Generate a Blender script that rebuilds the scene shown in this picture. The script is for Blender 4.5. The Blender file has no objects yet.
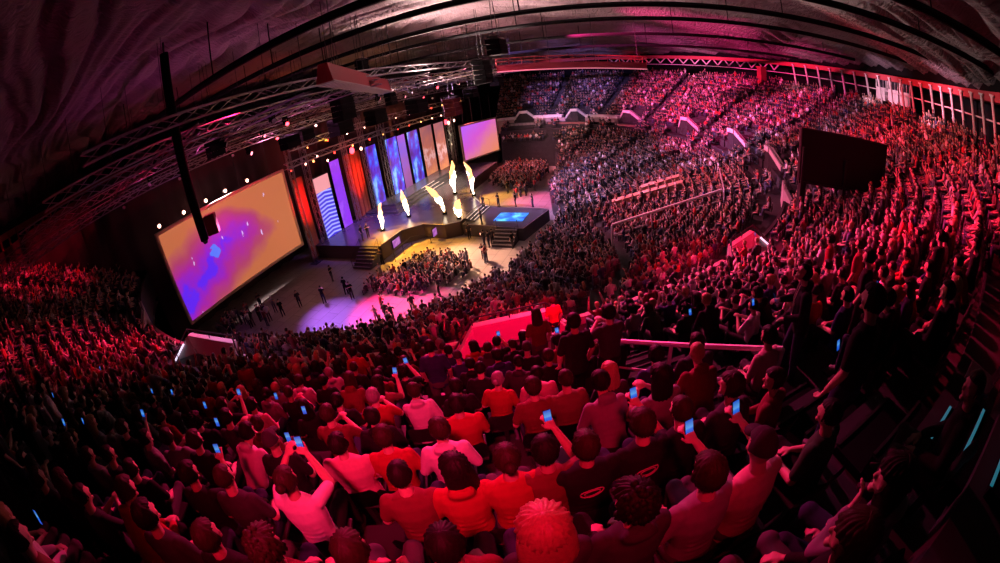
import bpy, bmesh, math, random
import numpy as np
from mathutils import Vector, Matrix
random.seed(7)
rng = np.random.default_rng(11)
scene = bpy.context.scene
C = scene.collection
rad = math.radians

# ------------------------------------------------------------------ camera
CAM_Z, PITCH, ROLL, FPX = 16.0, 28.0, 8.0, 417.0
cd = bpy.data.cameras.new('camera')
cam = bpy.data.objects.new('camera', cd); C.objects.link(cam)
scene.camera = cam
cd.type = 'PANO'
cd.panorama_type = 'FISHEYE_EQUISOLID'
cd.sensor_fit = 'HORIZONTAL'
cd.sensor_width = 36.0
cd.fisheye_lens = FPX * 36.0 / 1000.0
cd.fisheye_fov = math.pi
cd.clip_start, cd.clip_end = 0.05, 500
_p, _r = rad(PITCH), rad(ROLL)
_F = Vector((0, math.cos(_p), -math.sin(_p))); _R = Vector((1, 0, 0)); _U = _R.cross(_F)
CR = math.cos(_r) * _R - math.sin(_r) * _U
CU = math.sin(_r) * _R + math.cos(_r) * _U
_m = Matrix((CR, CU, -_F)).transposed().to_4x4()
_m.translation = Vector((0, 0, CAM_Z))
cam.matrix_world = _m

# ------------------------------------------------------------------ picture / world
scene.view_settings.view_transform = 'Standard'
scene.view_settings.look = 'None'
scene.view_settings.exposure = 0.0
scene.view_settings.gamma = 1.0
scene.view_settings.use_curve_mapping = False
scene.cycles.use_denoising = True
scene.cycles.max_bounces = 5
scene.cycles.diffuse_bounces = 1
scene.cycles.glossy_bounces = 2
scene.cycles.caustics_reflective = False
scene.cycles.caustics_refractive = False
scene.cycles.sample_clamp_indirect = 3.0
w = bpy.data.worlds.new('dark_hall'); scene.world = w; w.use_nodes = True
w.node_tree.nodes['Background'].inputs[0].default_value = (0.10, 0.02, 0.07, 1)
w.node_tree.nodes['Background'].inputs[1].default_value = 0.008

# ------------------------------------------------------------------ plan of the hall
C0 = Vector((-4.0, 43.0))                    # middle of the bowl
D2 = Vector((0.405, 0.914)).normalized()     # along the stage wall
N2 = Vector((D2.y, -D2.x))                   # from the stage towards the seats
P0 = Vector((-16.95, 48.7))                  # origin of stage coordinates
def st(t, s, z=0.0):
    q = P0 + t * D2 + s * N2
    return Vector((q.x, q.y, z))
def gfac(psi): return 1 + 0.04 * (1 - math.cos(rad(psi)))
def pt(r, psi, z=0.0):
    a = rad(psi); g = gfac(psi)
    return Vector((C0.x + r * g * math.sin(a), C0.y - r * g * math.cos(a), z))
def zup(r): return 7.2 + 0.565 * (r - 32)
ROW0, PITCH_R, NROWS = 32.8, 0.8, 17
def row_r(i): return ROW0 + PITCH_R * i
def row_z(i): return zup(row_r(i))
STAGE_ANG = math.atan2(D2.y, D2.x)           # rotation that turns +X into the stage direction

def ray(px, py):
    dx, dy = px - 500, 281.5 - py
    r = math.hypot(dx, dy); ph = math.atan2(dy, dx)
    th = 2 * math.asin(min(1, r / (2 * FPX)))
    return math.cos(th) * _F + math.sin(th) * (math.cos(ph) * CR + math.sin(ph) * CU)
def proj(p):
    v = Vector((p[0], p[1], p[2] - CAM_Z))
    x, y, z = v.dot(CR), v.dot(CU), v.dot(_F)
    th = math.atan2(math.hypot(x, y), z); ph = math.atan2(y, x)
    r = 2 * FPX * math.sin(th / 2)
    return 500 + r * math.cos(ph), 281.5 - r * math.sin(ph)
def psi_r(x, y):
    a = math.atan2(x - C0.x, -(y - C0.y)); g = gfac(math.degrees(a))
    return math.degrees(a), math.hypot(x - C0.x, y - C0.y) / g

# ------------------------------------------------------------------ lights of the hall and added fill spots
def spot(name, loc, aim, color, watts, size=50, blend=0.9, rad_=0.25):
    l = bpy.data.lights.new(name, 'SPOT'); l.color = color; l.energy = watts
    l.spot_size = rad(size); l.spot_blend = blend; l.shadow_soft_size = rad_
    o = bpy.data.objects.new(name, l); C.objects.link(o); o.location = loc
    o.rotation_euler = (Vector(aim) - Vector(loc)).to_track_quat('-Z', 'Y').to_euler()
    return o
RED = (1.0, 0.002, 0.045); ROSE = (1.0, 0.02, 0.13); PINK = (1.0, 0.16, 0.36); LILAC = (0.8, 0.5, 0.95)
AMBER = (1.0, 0.5, 0.1); PURPLE = (0.3, 0.08, 1.0); WARM = (1.0, 0.72, 0.5)
LIGHTS = [
    # name, position, aim, colour, watts, cone
    ('wash_near', pt(20, 2, 20.0), pt(39.3, 4.2, 12.3), (1.0, 0.012, 0.14), 48000, 24),
    ('wash_near_back', pt(45.0, 5, 20.0), pt(40.3, 4.4, 12.8), RED, 1900, 42),
    ('wash_near_pink', pt(44.8, 4.5, 19.8), pt(40.6, 4.0, 13.2), ROSE, 2200, 26),
    ('wash_near_mid', pt(39.0, -2, 20.5), pt(35.8, 1, 10.5), RED, 1500, 50),
    ('wash_near_violet', pt(24, 14, 20.0), pt(40.5, 7.5, 13.0), (0.7, 0.12, 0.55), 5000, 18),
    ('wash_left', pt(20, -30, 20), pt(36.5, -22, 11), (1.0, 0.012, 0.10), 34000, 44),
    ('wash_left_top', pt(22, -52, 20), pt(42, -50, 14), (1.0, 0.01, 0.07), 22000, 40),
    ('wash_left_back', pt(42, -20, 19.6), pt(36, -15, 10), RED, 1200, 60),
    ('wash_right', pt(36, 22, 20.4), pt(42.0, 20, 14.0), RED, 9000, 54),
    ('wash_right_front', pt(26, 22, 20.5), pt(42.5, 24, 14.2), ROSE, 36000, 38),
    ('wash_right_near', pt(28, 16, 20.5), pt(41.5, 16.2, 13.6), (1.0, 0.012, 0.08), 24000, 26),
    ('wash_mid_right', pt(16, 20, 21), pt(35, 16, 10), (1.0, 0.04, 0.20), 60000, 42),
    ('wash_right_mid', pt(22, 30, 20.5), pt(42.5, 38, 14.2), RED, 26000, 34),
    ('wash_right_low', pt(14, 40, 21), pt(35, 33, 9), (1.0, 0.03, 0.16), 30000, 50),
    ('wash_right_far', pt(24, 50, 20.5), pt(43, 57, 14.5), RED, 26000, 56),
    ('wash_far_magenta', pt(12, 95, 21.5), pt(40, 96, 12), (1.0, 0.03, 0.24), 80000, 66),
    ('wash_far_rose', pt(10, 120, 21.5), pt(40, 118, 12.5), (1.0, 0.09, 0.42), 95000, 44),
    ('wash_far_lilac', pt(10, 150, 21.5), pt(40, 147, 12), (0.55, 0.28, 1.0), 42000, 40),
    ('wash_low_lilac', st(4, 0, 17.0), st(8, 32, 3), (0.84, 0.42, 1.0), 180000, 52),
    ('wash_low_near', st(-10, 0, 17.0), st(-15, 27, 4), (0.85, 0.22, 0.6), 42000, 56),
    ('wash_low_far', st(22, 0, 17), st(30, 28, 4), (1.0, 0.26, 0.42), 70000, 52),
    ('wash_low_right', pt(2, 60, 20), pt(27, 62, 5), (1.0, 0.14, 0.30), 60000, 56),
    ('amber_floor', st(-5, 1, 15), st(-5.0, 11.8, 0), (1.0, 0.42, 0.03), 170000, 32),
    ('rose_far_floor', st(26, 3, 15), st(25, 14.5, 0), (1.0, 0.16, 0.22), 36000, 46),
    ('tower_red', st(-6, 7, 6), st(-7.4, 0, 7), (1.0, 0.01, 0.02), 7000, 40),
    ('gap_red', st(2, 8, 7), st(2, 0, 7), (1.0, 0.03, 0.02), 9000, 36),
    ('column_fill', pt(40, 52, 17.6), pt(47, 54, 17.6), (1.0, 0.45, 0.65), 3000, 66),  # added spots, here and below, that brighten the columns
    ('column_fill', pt(40, 70, 17.6), pt(47, 71, 17.6), (1.0, 0.45, 0.65), 3000, 70),
    ('board_fill', pt(22, 150, 14), pt(31.2, 148, 6.5), (1.0, 0.6, 0.5), 2600, 90),  # added spot that lifts the far boards out of the dark
    ('curtain_fill', st(-16, 8, 8), st(-17, -5, 14), (1.0, 0.03, 0.12), 2500, 100),  # dim maroon light added to raise the curtain
    ('set_top_red', st(0, 9, 7), st(-1, 0, 12.5), (1.0, 0.10, 0.05), 7000, 60),
    ('set_top_warm', st(18, 9, 7), st(17, 0, 12.0), (1.0, 0.35, 0.15), 9000, 70),
    ('column_fill', pt(38, 90, 16.9), pt(47, 90, 17.4), (1.0, 0.3, 0.5), 1500, 76),
    ('column_fill', pt(38, 118, 17), pt(47, 118, 18), (1.0, 0.4, 0.6), 1500, 76),
    ('block_red', st(-2, 4, 16), st(-9.5, 15.5, 1), (1.0, 0.10, 0.12), 16000, 32),
    ('amber_far', st(10, 4, 15), st(11, 15, 0), (1.0, 0.44, 0.06), 120000, 28),
    ('peach_floor', st(0, 6, 15), st(-7, 19.5, 0), (1.0, 0.46, 0.28), 110000, 28),
    ('grey_floor', st(-18, -2, 13), st(-17, 8, 0), (0.9, 0.62, 0.62), 30000, 70),
    ('violet_floor', st(-12, 2, 13), st(-18, 11.5, 0), (0.45, 0.14, 1.0), 30000, 26),
    ('pink_floor', st(-10, 6, 15), st(-16, 17.0, 0), (1.0, 0.02, 0.20), 110000, 30),
    ('pink_far_floor', st(12, 8, 15), st(11, 20.5, 0), (1.0, 0.04, 0.22), 50000, 26),
    ('stage_purple', st(-3, 10, 14), st(-2, 4, 1.6), (0.35, 0.10, 1.0), 14000, 60),
    ('stage_warm', st(12, 10, 14), st(12, 3, 2), WARM, 20000, 76),
    ('exit_red', pt(36, 9, 14.0), pt(31.7, 7.5, 7.8), (1.0, 0.0, 0.06), 6000, 50),
    ('exit_red_right', pt(36, 31, 14.5), pt(31.7, 29, 7.8), (1.0, 0.0, 0.06), 5000, 50),
    ('exit_violet', pt(27, -19, 13.0), pt(32.0, -16, 7.8), (0.8, 0.25, 0.6), 5000, 60),
]
for n_, lo_, ai_, co_, en_, sz_ in LIGHTS:
    spot(n_, lo_, ai_, co_, en_, sz_)
# added spots pointing up, put in to brighten the cloth and the steelwork
for t_, s_, z_, c_, e_ in ((-13, 5, 13.0, (0.9, 0.20, 0.45), 2400), (4, 8, 13.5, (1.0, 0.54, 0.52), 42000), (18, 7, 14.0, (1.0, 0.40, 0.42), 9000), (-5, 17, 15.0, (1.0, 0.66, 0.60), 60000), (-24, 1, 12.5, (0.9, 0.08, 0.45), 1000), (8, 18, 15.5, (1.0, 0.55, 0.52), 8000)):
    spot('cloth_fill', st(t_, s_, z_), st(t_ - 2, s_ + 6, 22), c_, e_, 112, 1.0, 0.4)
spot('cloth_fill', pt(20, 60, 15), pt(22, 60, 22), (0.7, 0.06, 0.25), 500, 150, 1.0, 0.5)
for p_ in (95, 115, 135, 155): spot('edge_uplight', pt(38, p_, 15.5), pt(47.5, p_, 18.8), (1.0, 0.01, 0.08), 900, 36, 1.0, 0.4)

# ------------------------------------------------------------------ helpers
MATS = {}
def mat(name, color, rough=0.8, metal=0.0, emit=None, strength=0.0, noise=0.0, scale=20.0, bump=0.0, spec=0.4):
    if name in MATS: return MATS[name]
    m = bpy.data.materials.new(name); m.use_nodes = True; nt = m.node_tree
    b = nt.nodes['Principled BSDF']
    b.inputs['Base Color'].default_value = (*color, 1); b.inputs['Roughness'].default_value = rough
    b.inputs['Metallic'].default_value = metal; b.inputs['Specular IOR Level'].default_value = spec
    if noise or bump:
        tc = nt.nodes.new('ShaderNodeTexCoord'); nz = nt.nodes.new('ShaderNodeTexNoise')
        nz.inputs['Scale'].default_value = scale; nz.inputs['Detail'].default_value = 4
        nt.links.new(tc.outputs['Object'], nz.inputs['Vector'])
        if noise:
            mx = nt.nodes.new('ShaderNodeMix'); mx.data_type = 'RGBA'; mx.blend_type = 'MULTIPLY'
            mx.inputs[0].default_value = noise
            mx.inputs[6].default_value = (*color, 1)
            nt.links.new(nz.outputs['Fac'], mx.inputs[7]); nt.links.new(mx.outputs[2], b.inputs['Base Color'])
        if bump:
            bp = nt.nodes.new('ShaderNodeBump'); bp.inputs['Strength'].default_value = bump
            nt.links.new(nz.outputs['Fac'], bp.inputs['Height']); nt.links.new(bp.outputs[0], b.inputs['Normal'])
    if emit:
        b.inputs['Emission Color'].default_value = (*emit, 1); b.inputs['Emission Strength'].default_value = strength
    MATS[name] = m; return m

def obj(name, me, m=None, parent=None, loc=None, smooth=False):
    if isinstance(me, bmesh.types.BMesh):
        bm = me; me = bpy.data.meshes.new(name); bm.to_mesh(me); bm.free()
    if m is not None:
        me.materials.clear()
        for x in (m if isinstance(m, (list, tuple)) else [m]): me.materials.append(x)
    if smooth: me.polygons.foreach_set('use_smooth', [True] * len(me.polygons))
    o = bpy.data.objects.new(name, me); C.objects.link(o)
    if parent: o.parent = parent
    if loc is not None: o.location = loc
    return o
def empty(name, loc=(0, 0, 0), rz=0.0):
    o = bpy.data.objects.new(name, None); C.objects.link(o); o.location = loc; o.rotation_euler = (0, 0, rz)
    o.empty_display_size = 0.2
    return o
def tag(o, label=None, cat=None, group=None, kind=None):
    if label: o['label'] = label
    if cat: o['category'] = cat
    if group: o['group'] = group
    if kind: o['kind'] = kind
    return o
def dup(root, label=None, loc=None, rz=None):
    r = root.copy(); C.objects.link(r)
    for ch in root.children:
        c = ch.copy(); C.objects.link(c); c.parent = r
        for g in ch.children:
            d = g.copy(); C.objects.link(d); d.parent = c
    if label: r['label'] = label
    if loc is not None: r.location = loc
    if rz is not None: r.rotation_euler = (0, 0, rz)
    return r
def frame(o, x, y, z):
    """axes for a bar from o along x"""
    return x, y, z
def box(bm, c, d, rz=0.0, mi=0, M=None):
    """box centred at c with full sizes d"""
    T = Matrix.Translation(Vector(c)) @ Matrix.Rotation(rz, 4, 'Z') @ Matrix.Diagonal((d[0], d[1], d[2], 1))
    if M is not None: T = M @ T
    r = bmesh.ops.create_cube(bm, size=1.0, matrix=T)
    for v in r['verts']:
        for f in v.link_faces: f.material_index = mi
def hexa(bm, pts, mi=0):
    """pts: 8 corners, bottom loop then top loop"""
    v = [bm.verts.new(p) for p in pts]
    for q in ((0,3,2,1), (4,5,6,7), (0,1,5,4), (1,2,6,5), (2,3,7,6), (3,0,4,7)):
        f = bm.faces.new([v[i] for i in q]); f.material_index = mi
def tube(bm, path, rs, n=8, mi=0, cap=True, flat=1.0, up=None):
    """round tube along a path with a radius (or one per point)"""
    path = [Vector(p) for p in path]
    if not isinstance(rs, (list, tuple)): rs = [rs] * len(path)
    rings = []; ref = Vector(up) if up else None
    for i, p in enumerate(path):
        a = path[max(0, i-1)]; b = path[min(len(path)-1, i+1)]; d = (b - a)
        if d.length < 1e-9: d = Vector((0, 0, 1))
        d.normalize()
        if ref is None:
            ref = Vector((0, 0, 1)) if abs(d.z) < 0.9 else Vector((0, 1, 0))
        x = d.cross(ref)
        if x.length < 1e-4: x = d.orthogonal()
        x.normalize(); y = x.cross(d).normalized()
        if not up: ref = y
        rings.append([bm.verts.new(p + rs[i] * (math.cos(2*math.pi*k/n) * x + flat * math.sin(2*math.pi*k/n) * y)) for k in range(n)])
    for a, b in zip(rings, rings[1:]):
        for k in range(n):
            f = bm.faces.new((a[k], a[(k+1) % n], b[(k+1) % n], b[k])); f.material_index = mi
    if cap:
        for rg, rev in ((rings[0], True), (rings[-1], False)):
            f = bm.faces.new(list(reversed(rg)) if rev else rg); f.material_index = mi
def prism(bm, poly, z0, z1, mi=0):
    """vertical prism over a polygon of (x, y)"""
    lo = [bm.verts.new((p[0], p[1], z0)) for p in poly]; hi = [bm.verts.new((p[0], p[1], z1)) for p in poly]
    n = len(poly)
    fs = [bm.faces.new(list(reversed(lo))), bm.faces.new(hi)]
    for i in range(n): fs.append(bm.faces.new((lo[i], lo[(i+1) % n], hi[(i+1) % n], hi[i])))
    for f in fs: f.material_index = mi
def norm(bm): bmesh.ops.recalc_face_normals(bm, faces=bm.faces)
def bevel(bm, w=0.02, seg=1):
    bmesh.ops.bevel(bm, geom=[e for e in bm.edges], offset=w, segments=seg, affect='EDGES', profile=0.6)
def truss_bm(bm, a, b, size=0.4, bay=0.9, r=0.03):
    """box truss between two points: four chords and zigzag webs"""
    a, b = Vector(a), Vector(b); d = b - a; L = d.length; d.normalize()
    up = Vector((0, 0, 1)) if abs(d.z) < 0.8 else Vector((N2.x, N2.y, 0))
    x = d.cross(up).normalized(); y = x.cross(d).normalized(); h = size / 2
    cs = [h * x + h * y, -h * x + h * y, -h * x - h * y, h * x - h * y]
    for c in cs: tube(bm, [a + c, b + c], r, 5)
    n = max(1, round(L / bay))
    for k in range(n):
        p, q = a + d * (L * k / n), a + d * (L * (k + 1) / n)
        for i in range(4):
            u, v = cs[i], cs[(i+1) % 4]
            if k % 2: u, v = v, u
            tube(bm, [p + u, q + v], r * 0.6, 4, cap=False)

# ------------------------------------------------------------------ materials of the hall
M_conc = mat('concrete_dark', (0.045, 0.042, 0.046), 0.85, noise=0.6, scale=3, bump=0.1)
M_black = mat('black_paint', (0.005, 0.005, 0.006), 0.85, spec=0.12)
M_drape = mat('black_drape', (0.006, 0.006, 0.008), 0.95, spec=0.05)
M_steel = mat('aluminium', (0.42, 0.40, 0.42), 0.35, 0.9)
M_dsteel = mat('dark_steel', (0.05, 0.05, 0.055), 0.45, 0.6)
M_white = mat('white_paint', (0.78, 0.74, 0.74), 0.55)
M_redpaint = mat('red_paint', (0.45, 0.06, 0.08), 0.5)
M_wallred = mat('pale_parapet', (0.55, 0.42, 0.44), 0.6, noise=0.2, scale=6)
M_brown = mat('brown_board', (0.34, 0.15, 0.13), 0.6, noise=0.25, scale=4)
M_rail = mat('rail_white', (0.85, 0.8, 0.82), 0.4, 0.0)
M_cloth = mat('roof_cloth', (0.34, 0.31, 0.32), 0.9, noise=0.35, scale=0.6, spec=0.1)

nt = M_cloth.node_tree; _b = nt.nodes['Principled BSDF']; _tc = nt.nodes.new('ShaderNodeTexCoord'); _mp = nt.nodes.new('ShaderNodeMapping')
_mp.inputs['Rotation'].default_value = (0, 0, -STAGE_ANG); _mp.inputs['Scale'].default_value = (1.6, 0.28, 1)
_nz = nt.nodes.new('ShaderNodeTexNoise'); _nz.inputs['Scale'].default_value = 1.1; _nz.inputs['Detail'].default_value = 6; _nz.inputs['Distortion'].default_value = 1.6
_bp = nt.nodes.new('ShaderNodeBump'); _bp.inputs['Strength'].default_value = 0.5; _bp.inputs['Distance'].default_value = 0.9
nt.links.new(_tc.outputs['Object'], _mp.inputs[0]); nt.links.new(_mp.outputs[0], _nz.inputs['Vector']); nt.links.new(_nz.outputs['Fac'], _bp.inputs['Height']); nt.links.new(_bp.outputs[0], _b.inputs['Normal'])

def floor_mat():
    m = bpy.data.materials.new('hall_floor'); m.use_nodes = True; nt = m.node_tree
    b = nt.nodes['Principled BSDF']; tc = nt.nodes.new('ShaderNodeTexCoord')
    mp = nt.nodes.new('ShaderNodeMapping'); mp.inputs['Rotation'].default_value = (0, 0, -STAGE_ANG)
    br = nt.nodes.new('ShaderNodeTexBrick'); br.inputs['Scale'].default_value = 1
    br.inputs['Brick Width'].default_value = 2.4; br.inputs['Row Height'].default_value = 1.2
    br.inputs['Mortar Size'].default_value = 0.02
    br.inputs['Color1'].default_value = (0.36, 0.33, 0.32, 1); br.inputs['Color2'].default_value = (0.30, 0.27, 0.27, 1)
    br.inputs['Mortar'].default_value = (0.10, 0.09, 0.09, 1)
    nz = nt.nodes.new('ShaderNodeTexNoise'); nz.inputs['Scale'].default_value = 0.5; nz.inputs['Detail'].default_value = 6
    mx = nt.nodes.new('ShaderNodeMix'); mx.data_type = 'RGBA'; mx.blend_type = 'MULTIPLY'; mx.inputs[0].default_value = 0.5
    nt.links.new(tc.outputs['Object'], mp.inputs[0]); nt.links.new(mp.outputs[0], br.inputs[0])
    nt.links.new(tc.outputs['Object'], nz.inputs['Vector'])
    nt.links.new(br.outputs[0], mx.inputs[6]); nt.links.new(nz.outputs[0], mx.inputs[7])
    nt.links.new(mx.outputs[2], b.inputs['Base Color']); b.inputs['Roughness'].default_value = 0.42
    return m

# ------------------------------------------------------------------ floor
bm = bmesh.new()
prism(bm, [(C0.x + 60 * math.cos(a * math.pi / 36), C0.y + 60 * math.sin(a * math.pi / 36)) for a in range(72)], -0.4, 0.0)
norm(bm)
tag(obj('floor', bm, floor_mat()), kind='structure')

# front line of the lower tier, in stage coordinates
FRONT = [(-25.6, -3), (-25.6, 4), (-23.6, 9.5), (-21.5, 15.6), (-19.2, 18.0), (-16.8, 20.0), (-14.0, 22.0), (-8.8, 23.7), (-2.2, 24.3),
         (4.2, 24.6), (6.0, 23.6), (14.5, 21.1), (26, 20), (35, 17), (38, 8), (38, -3)]
FXY = [st(t, s).xy for t, s in FRONT]
def front_r(psi):
    a = rad(psi); d = Vector((math.sin(a), -math.cos(a))); best = 28.0
    for p, q in zip(FXY, FXY[1:]):
        e = q - p; den = d.x * e.y - d.y * e.x
        if abs(den) < 1e-9: continue
        w_ = p - C0
        k = (w_.x * e.y - w_.y * e.x) / den; u = (w_.x * d.y - w_.y * d.x) / den
        if 0 <= u <= 1 and k > 0: best = min(best, k / gfac(psi))
    return best
R_CROSS = 29.6
def zlow(r, psi):
    f = front_r(psi)
    return 0.35 + 5.4 * max(0.0, (r - f)) / (R_CROSS - f)

# ------------------------------------------------------------------ upper tier: stepped rows
PSI0, PSI1 = -59.0, 168.0
def ring_strip(bm, prof, p0, p1, step=2.0, mi=0):
    n = max(1, int(round((p1 - p0) / step)))
    prev = None
    for k in range(n + 1):
        psi = p0 + (p1 - p0) * k / n
        cur = [bm.verts.new(pt(r, psi, z)) for r, z in prof]
        if prev:
            for i in range(len(prof) - 1):
                f = bm.faces.new((prev[i], prev[i+1], cur[i+1], cur[i])); f.material_index = mi
        prev = cur
prof = [(31.9, 5.6), (31.9, row_z(0))]
for i in range(NROWS):
    r = row_r(i) + 0.4
    prof += [(r, row_z(i)), (r, row_z(i + 1) if i < NROWS - 1 else row_z(i))]
prof += [(49.6, row_z(NROWS - 1)), (49.6, 14.0), (31.9, 5.0)]
bm = bmesh.new(); ring_strip(bm, prof, PSI0, PSI1)
tag(obj('floor_upper_tier', bm, M_conc), kind='structure')
# lower tier
bm = bmesh.new(); prev = None
for k in range(96):
    psi = -24 + (166 + 24) * k / 95; f = front_r(psi); n = 26; cur = [bm.verts.new(pt(f, psi, 0.0))]
    for i in range(n):
        a, b = f + (R_CROSS - f) * i / n, f + (R_CROSS - f) * (i + 1) / n
        z = zlow(a, psi)
        cur += [bm.verts.new(pt(a, psi, z)), bm.verts.new(pt(b, psi, z))]
    hs = (5.75, 5.75) if psi < 45 else (6.3, 6.9)
    cur += [bm.verts.new(pt(R_CROSS, psi, 5.75)), bm.verts.new(pt(R_CROSS, psi, hs[0])), bm.verts.new(pt(30.5, psi, hs[0])), bm.verts.new(pt(30.5, psi, hs[1])), bm.verts.new(pt(31.95, psi, hs[1]))]
    if prev:
        for i in range(len(cur) - 1): bm.faces.new((prev[i], prev[i+1], cur[i+1], cur[i]))
    prev = cur
tag(obj('floor_lower_tier', bm, M_conc), kind='structure')

def ring_solid(name, r0, r1, z0, z1, p0, p1, m, step=2.0, kind='structure', parent=None):
    bm = bmesh.new(); ring_strip(bm, [(r0, z0), (r0, z1), (r1, z1), (r1, z0), (r0, z0)], p0, p1, step)
    bmesh.ops.holes_fill(bm, edges=[e for e in bm.edges if e.is_boundary]); norm(bm)
    o = obj(name, bm, m, parent)
    if kind and not parent: tag(o, kind=kind)
    return o
# low parapet between the two tiers, with gaps at the vomitories
VOM = [-38, -16, 7.5, 29, 51, 69, 87.5, 106, 126, 143, 159]
edges_ = [PSI0] + [x for v in VOM for x in (v - 3.2, v + 3.2)] + [PSI1]
for a, b in zip(edges_[0::2], edges_[1::2]):
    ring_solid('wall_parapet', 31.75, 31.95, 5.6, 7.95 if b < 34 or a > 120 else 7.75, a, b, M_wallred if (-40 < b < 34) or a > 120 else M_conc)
# ends of the seating bowl
for psi, nm in ((PSI0, 'wall_left_end'), (PSI1, 'wall_far_end')):
    bm = bmesh.new(); lo = [pt(r, psi, 0) for r in (31.9, 49.6)]; hi = [pt(49.6, psi, 16.8), pt(31.9, psi, 8.2)]
    off = (pt(40, psi + 0.5) - pt(40, psi)) * (1 if psi > 0 else -1)
    q = lo + hi; hexa(bm, q + [p + off for p in q]); norm(bm)
    tag(obj(nm, bm, M_drape), kind='structure')

# outer wall, all round, and the dark gallery behind the last row
for k in range(18): ring_solid('wall_outer', 50.0, 50.4, -0.3, 23.5, -180 + 20*k, -160 + 20*k, M_black, 4)
# black curtain behind the stage
bm = bmesh.new(); n = 160; prev = None
for k in range(n + 1):
    t = -42 + 96 * k / n; s = -5 + 0.35 * math.sin(k * 1.7) * (0.6 + 0.4 * math.sin(k * .37))
    if t < -27: s -= (t + 27) * -0.35
    a, b = bm.verts.new(st(t, s, 0)), bm.verts.new(st(t, s, 17.5))
    if prev: bm.faces.new((prev[0], a, b, prev[1]))
    prev = (a, b)
o = obj('wall_stage_curtain', bm, mat('maroon_curtain', (.05, .02, .028), .9), smooth=True); tag(o, kind='structure')
md = o.modifiers.new('thick', 'SOLIDIFY'); md.thickness = 0.05

# ------------------------------------------------------------------ roof: cloth hung in folds, ring beam
def vnoise(x, y, seed):
    xi, yi = np.floor(x).astype(int), np.floor(y).astype(int); fx, fy = x - xi, y - yi
    fx, fy = fx * fx * (3 - 2 * fx), fy * fy * (3 - 2 * fy)
    def h(a, b):
        v = np.sin(a * 127.1 + b * 311.7 + seed * 74.7) * 43758.5453
        return v - np.floor(v)
    return (h(xi, yi) * (1 - fx) + h(xi + 1, yi) * fx) * (1 - fy) + (h(xi, yi + 1) * (1 - fx) + h(xi + 1, yi + 1) * fx) * fy
nu, nv = 240, 620
Ug, Vg = np.meshgrid(np.linspace(-60, 60, nu), np.linspace(-60, 60, nv), indexing='ij')
Xg = C0.x + Ug * N2.x + Vg * D2.x; Yg = C0.y + Ug * N2.y + Vg * D2.y
Rg = np.hypot(Ug, Vg)
warp = 3.2 * vnoise(Ug * 0.07, Vg * 0.06, 1) + 1.6 * vnoise(Ug * 0.2, Vg * 0.1, 2)
ph = (Vg + 2.2 * warp) * 1.25
fold = np.abs(np.sin(ph)) ** 0.7 * (0.35 + 0.8 * vnoise(Ug * 0.05, Vg * 0.35, 3))
fold2 = np.abs(np.sin(ph * 2.7 + 3 * vnoise(Ug * 0.15, Vg * 0.2, 5))) * 0.22
Zg = 19.9 + 5.2 * (1 - (Rg / 52.0) ** 2) - 1.05 * fold - fold2 + 0.8 * vnoise(Ug * 0.08, Vg * 0.08, 9)
Zg = np.maximum(Zg, 19.3)
verts = np.stack([Xg, Yg, Zg], -1).reshape(-1, 3)
idx = np.arange(nu * nv).reshape(nu, nv)
quads = np.stack([idx[:-1, :-1], idx[1:, :-1], idx[1:, 1:], idx[:-1, 1:]], -1).reshape(-1, 4)
keep = Rg.reshape(-1)[quads].max(1) < 58.0
quads = quads[keep]
used_, inv = np.unique(quads, return_inverse=True)
me = bpy.data.meshes.new('ceiling'); me.from_pydata(verts[used_].tolist(), [], inv.reshape(-1, 4).tolist())
tag(obj('ceiling', me, M_cloth, smooth=True), kind='structure')

ring_solid('trim_roof_ring', 46.8, 47.4, 18.4, 19.0, -175, 175, M_redpaint, 3)
ring_solid('trim_roof_fascia', 48.6, 48.9, 19.0, 20.3, -175, 175, M_black, 3)
ring_solid('trim_gallery_rail', 47.0, 47.1, 17.2, 17.3, 30, 140, M_white, 3)

# slanting columns that carry the ring above the last row
def column(psi, zt=18.7, tilt=0.5, m=M_white, w_=0.13):
    o = empty('column', pt(47.1, psi, row_z(16)))
    a = pt(47.1, psi, row_z(16)); b = pt(47.1 - tilt, psi + 0.35, zt)
    bm = bmesh.new(); tube(bm, [a - a, (b - a)], w_, 8); box(bm, (0, 0, 0.05), (0.4, 0.4, 0.1)); box(bm, b - a, (0.35, 0.35, 0.12))
    norm(bm); bpy.data.objects.remove(o)
    o = obj('column', bm, m, loc=a); tag(o, kind='structure'); return o
for psi in [42, 44.6, 47.2, 49.8, 52.4, 55, 57.6, 60.2, 62.8, 65.4, 68.4, 71.4, 74.6, 77.8, 81, 84.2, 87.4, 90.6, 93.8]: column(psi)
for k in range(9): column(-50 - k * 2.6, m=M_redpaint)
# zigzag struts under the ring, far side
for k in range(15):
    psi = 98 + k * 2.9
    bm = bmesh.new(); a = pt(47.0, psi, 18.6)
    tube(bm, [(0, 0, 0), pt(46.8, psi + 1.3, 17.5) - a], 0.11, 6); tube(bm, [pt(46.8, psi + 1.3, 17.5) - a, pt(47.0, psi + 2.6, 18.6) - a], 0.11, 6)
    box(bm, (0, 0, 0.0), (0.3, 0.3, 0.15)); norm(bm)
    tag(obj('column_strut', bm, M_white, loc=a), kind='structure')
# tall red pier on the far side
bm = bmesh.new(); a = pt(46.2, 102, row_z(15)); box(bm, (0, 0, 1.6), (1.1, 1.1, 3.6)); box(bm, (0, 0, 3.3), (1.3, 1.3, 0.2)); norm(bm)
tag(obj('column_pier', bm, M_redpaint, loc=a), kind='structure')
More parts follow.
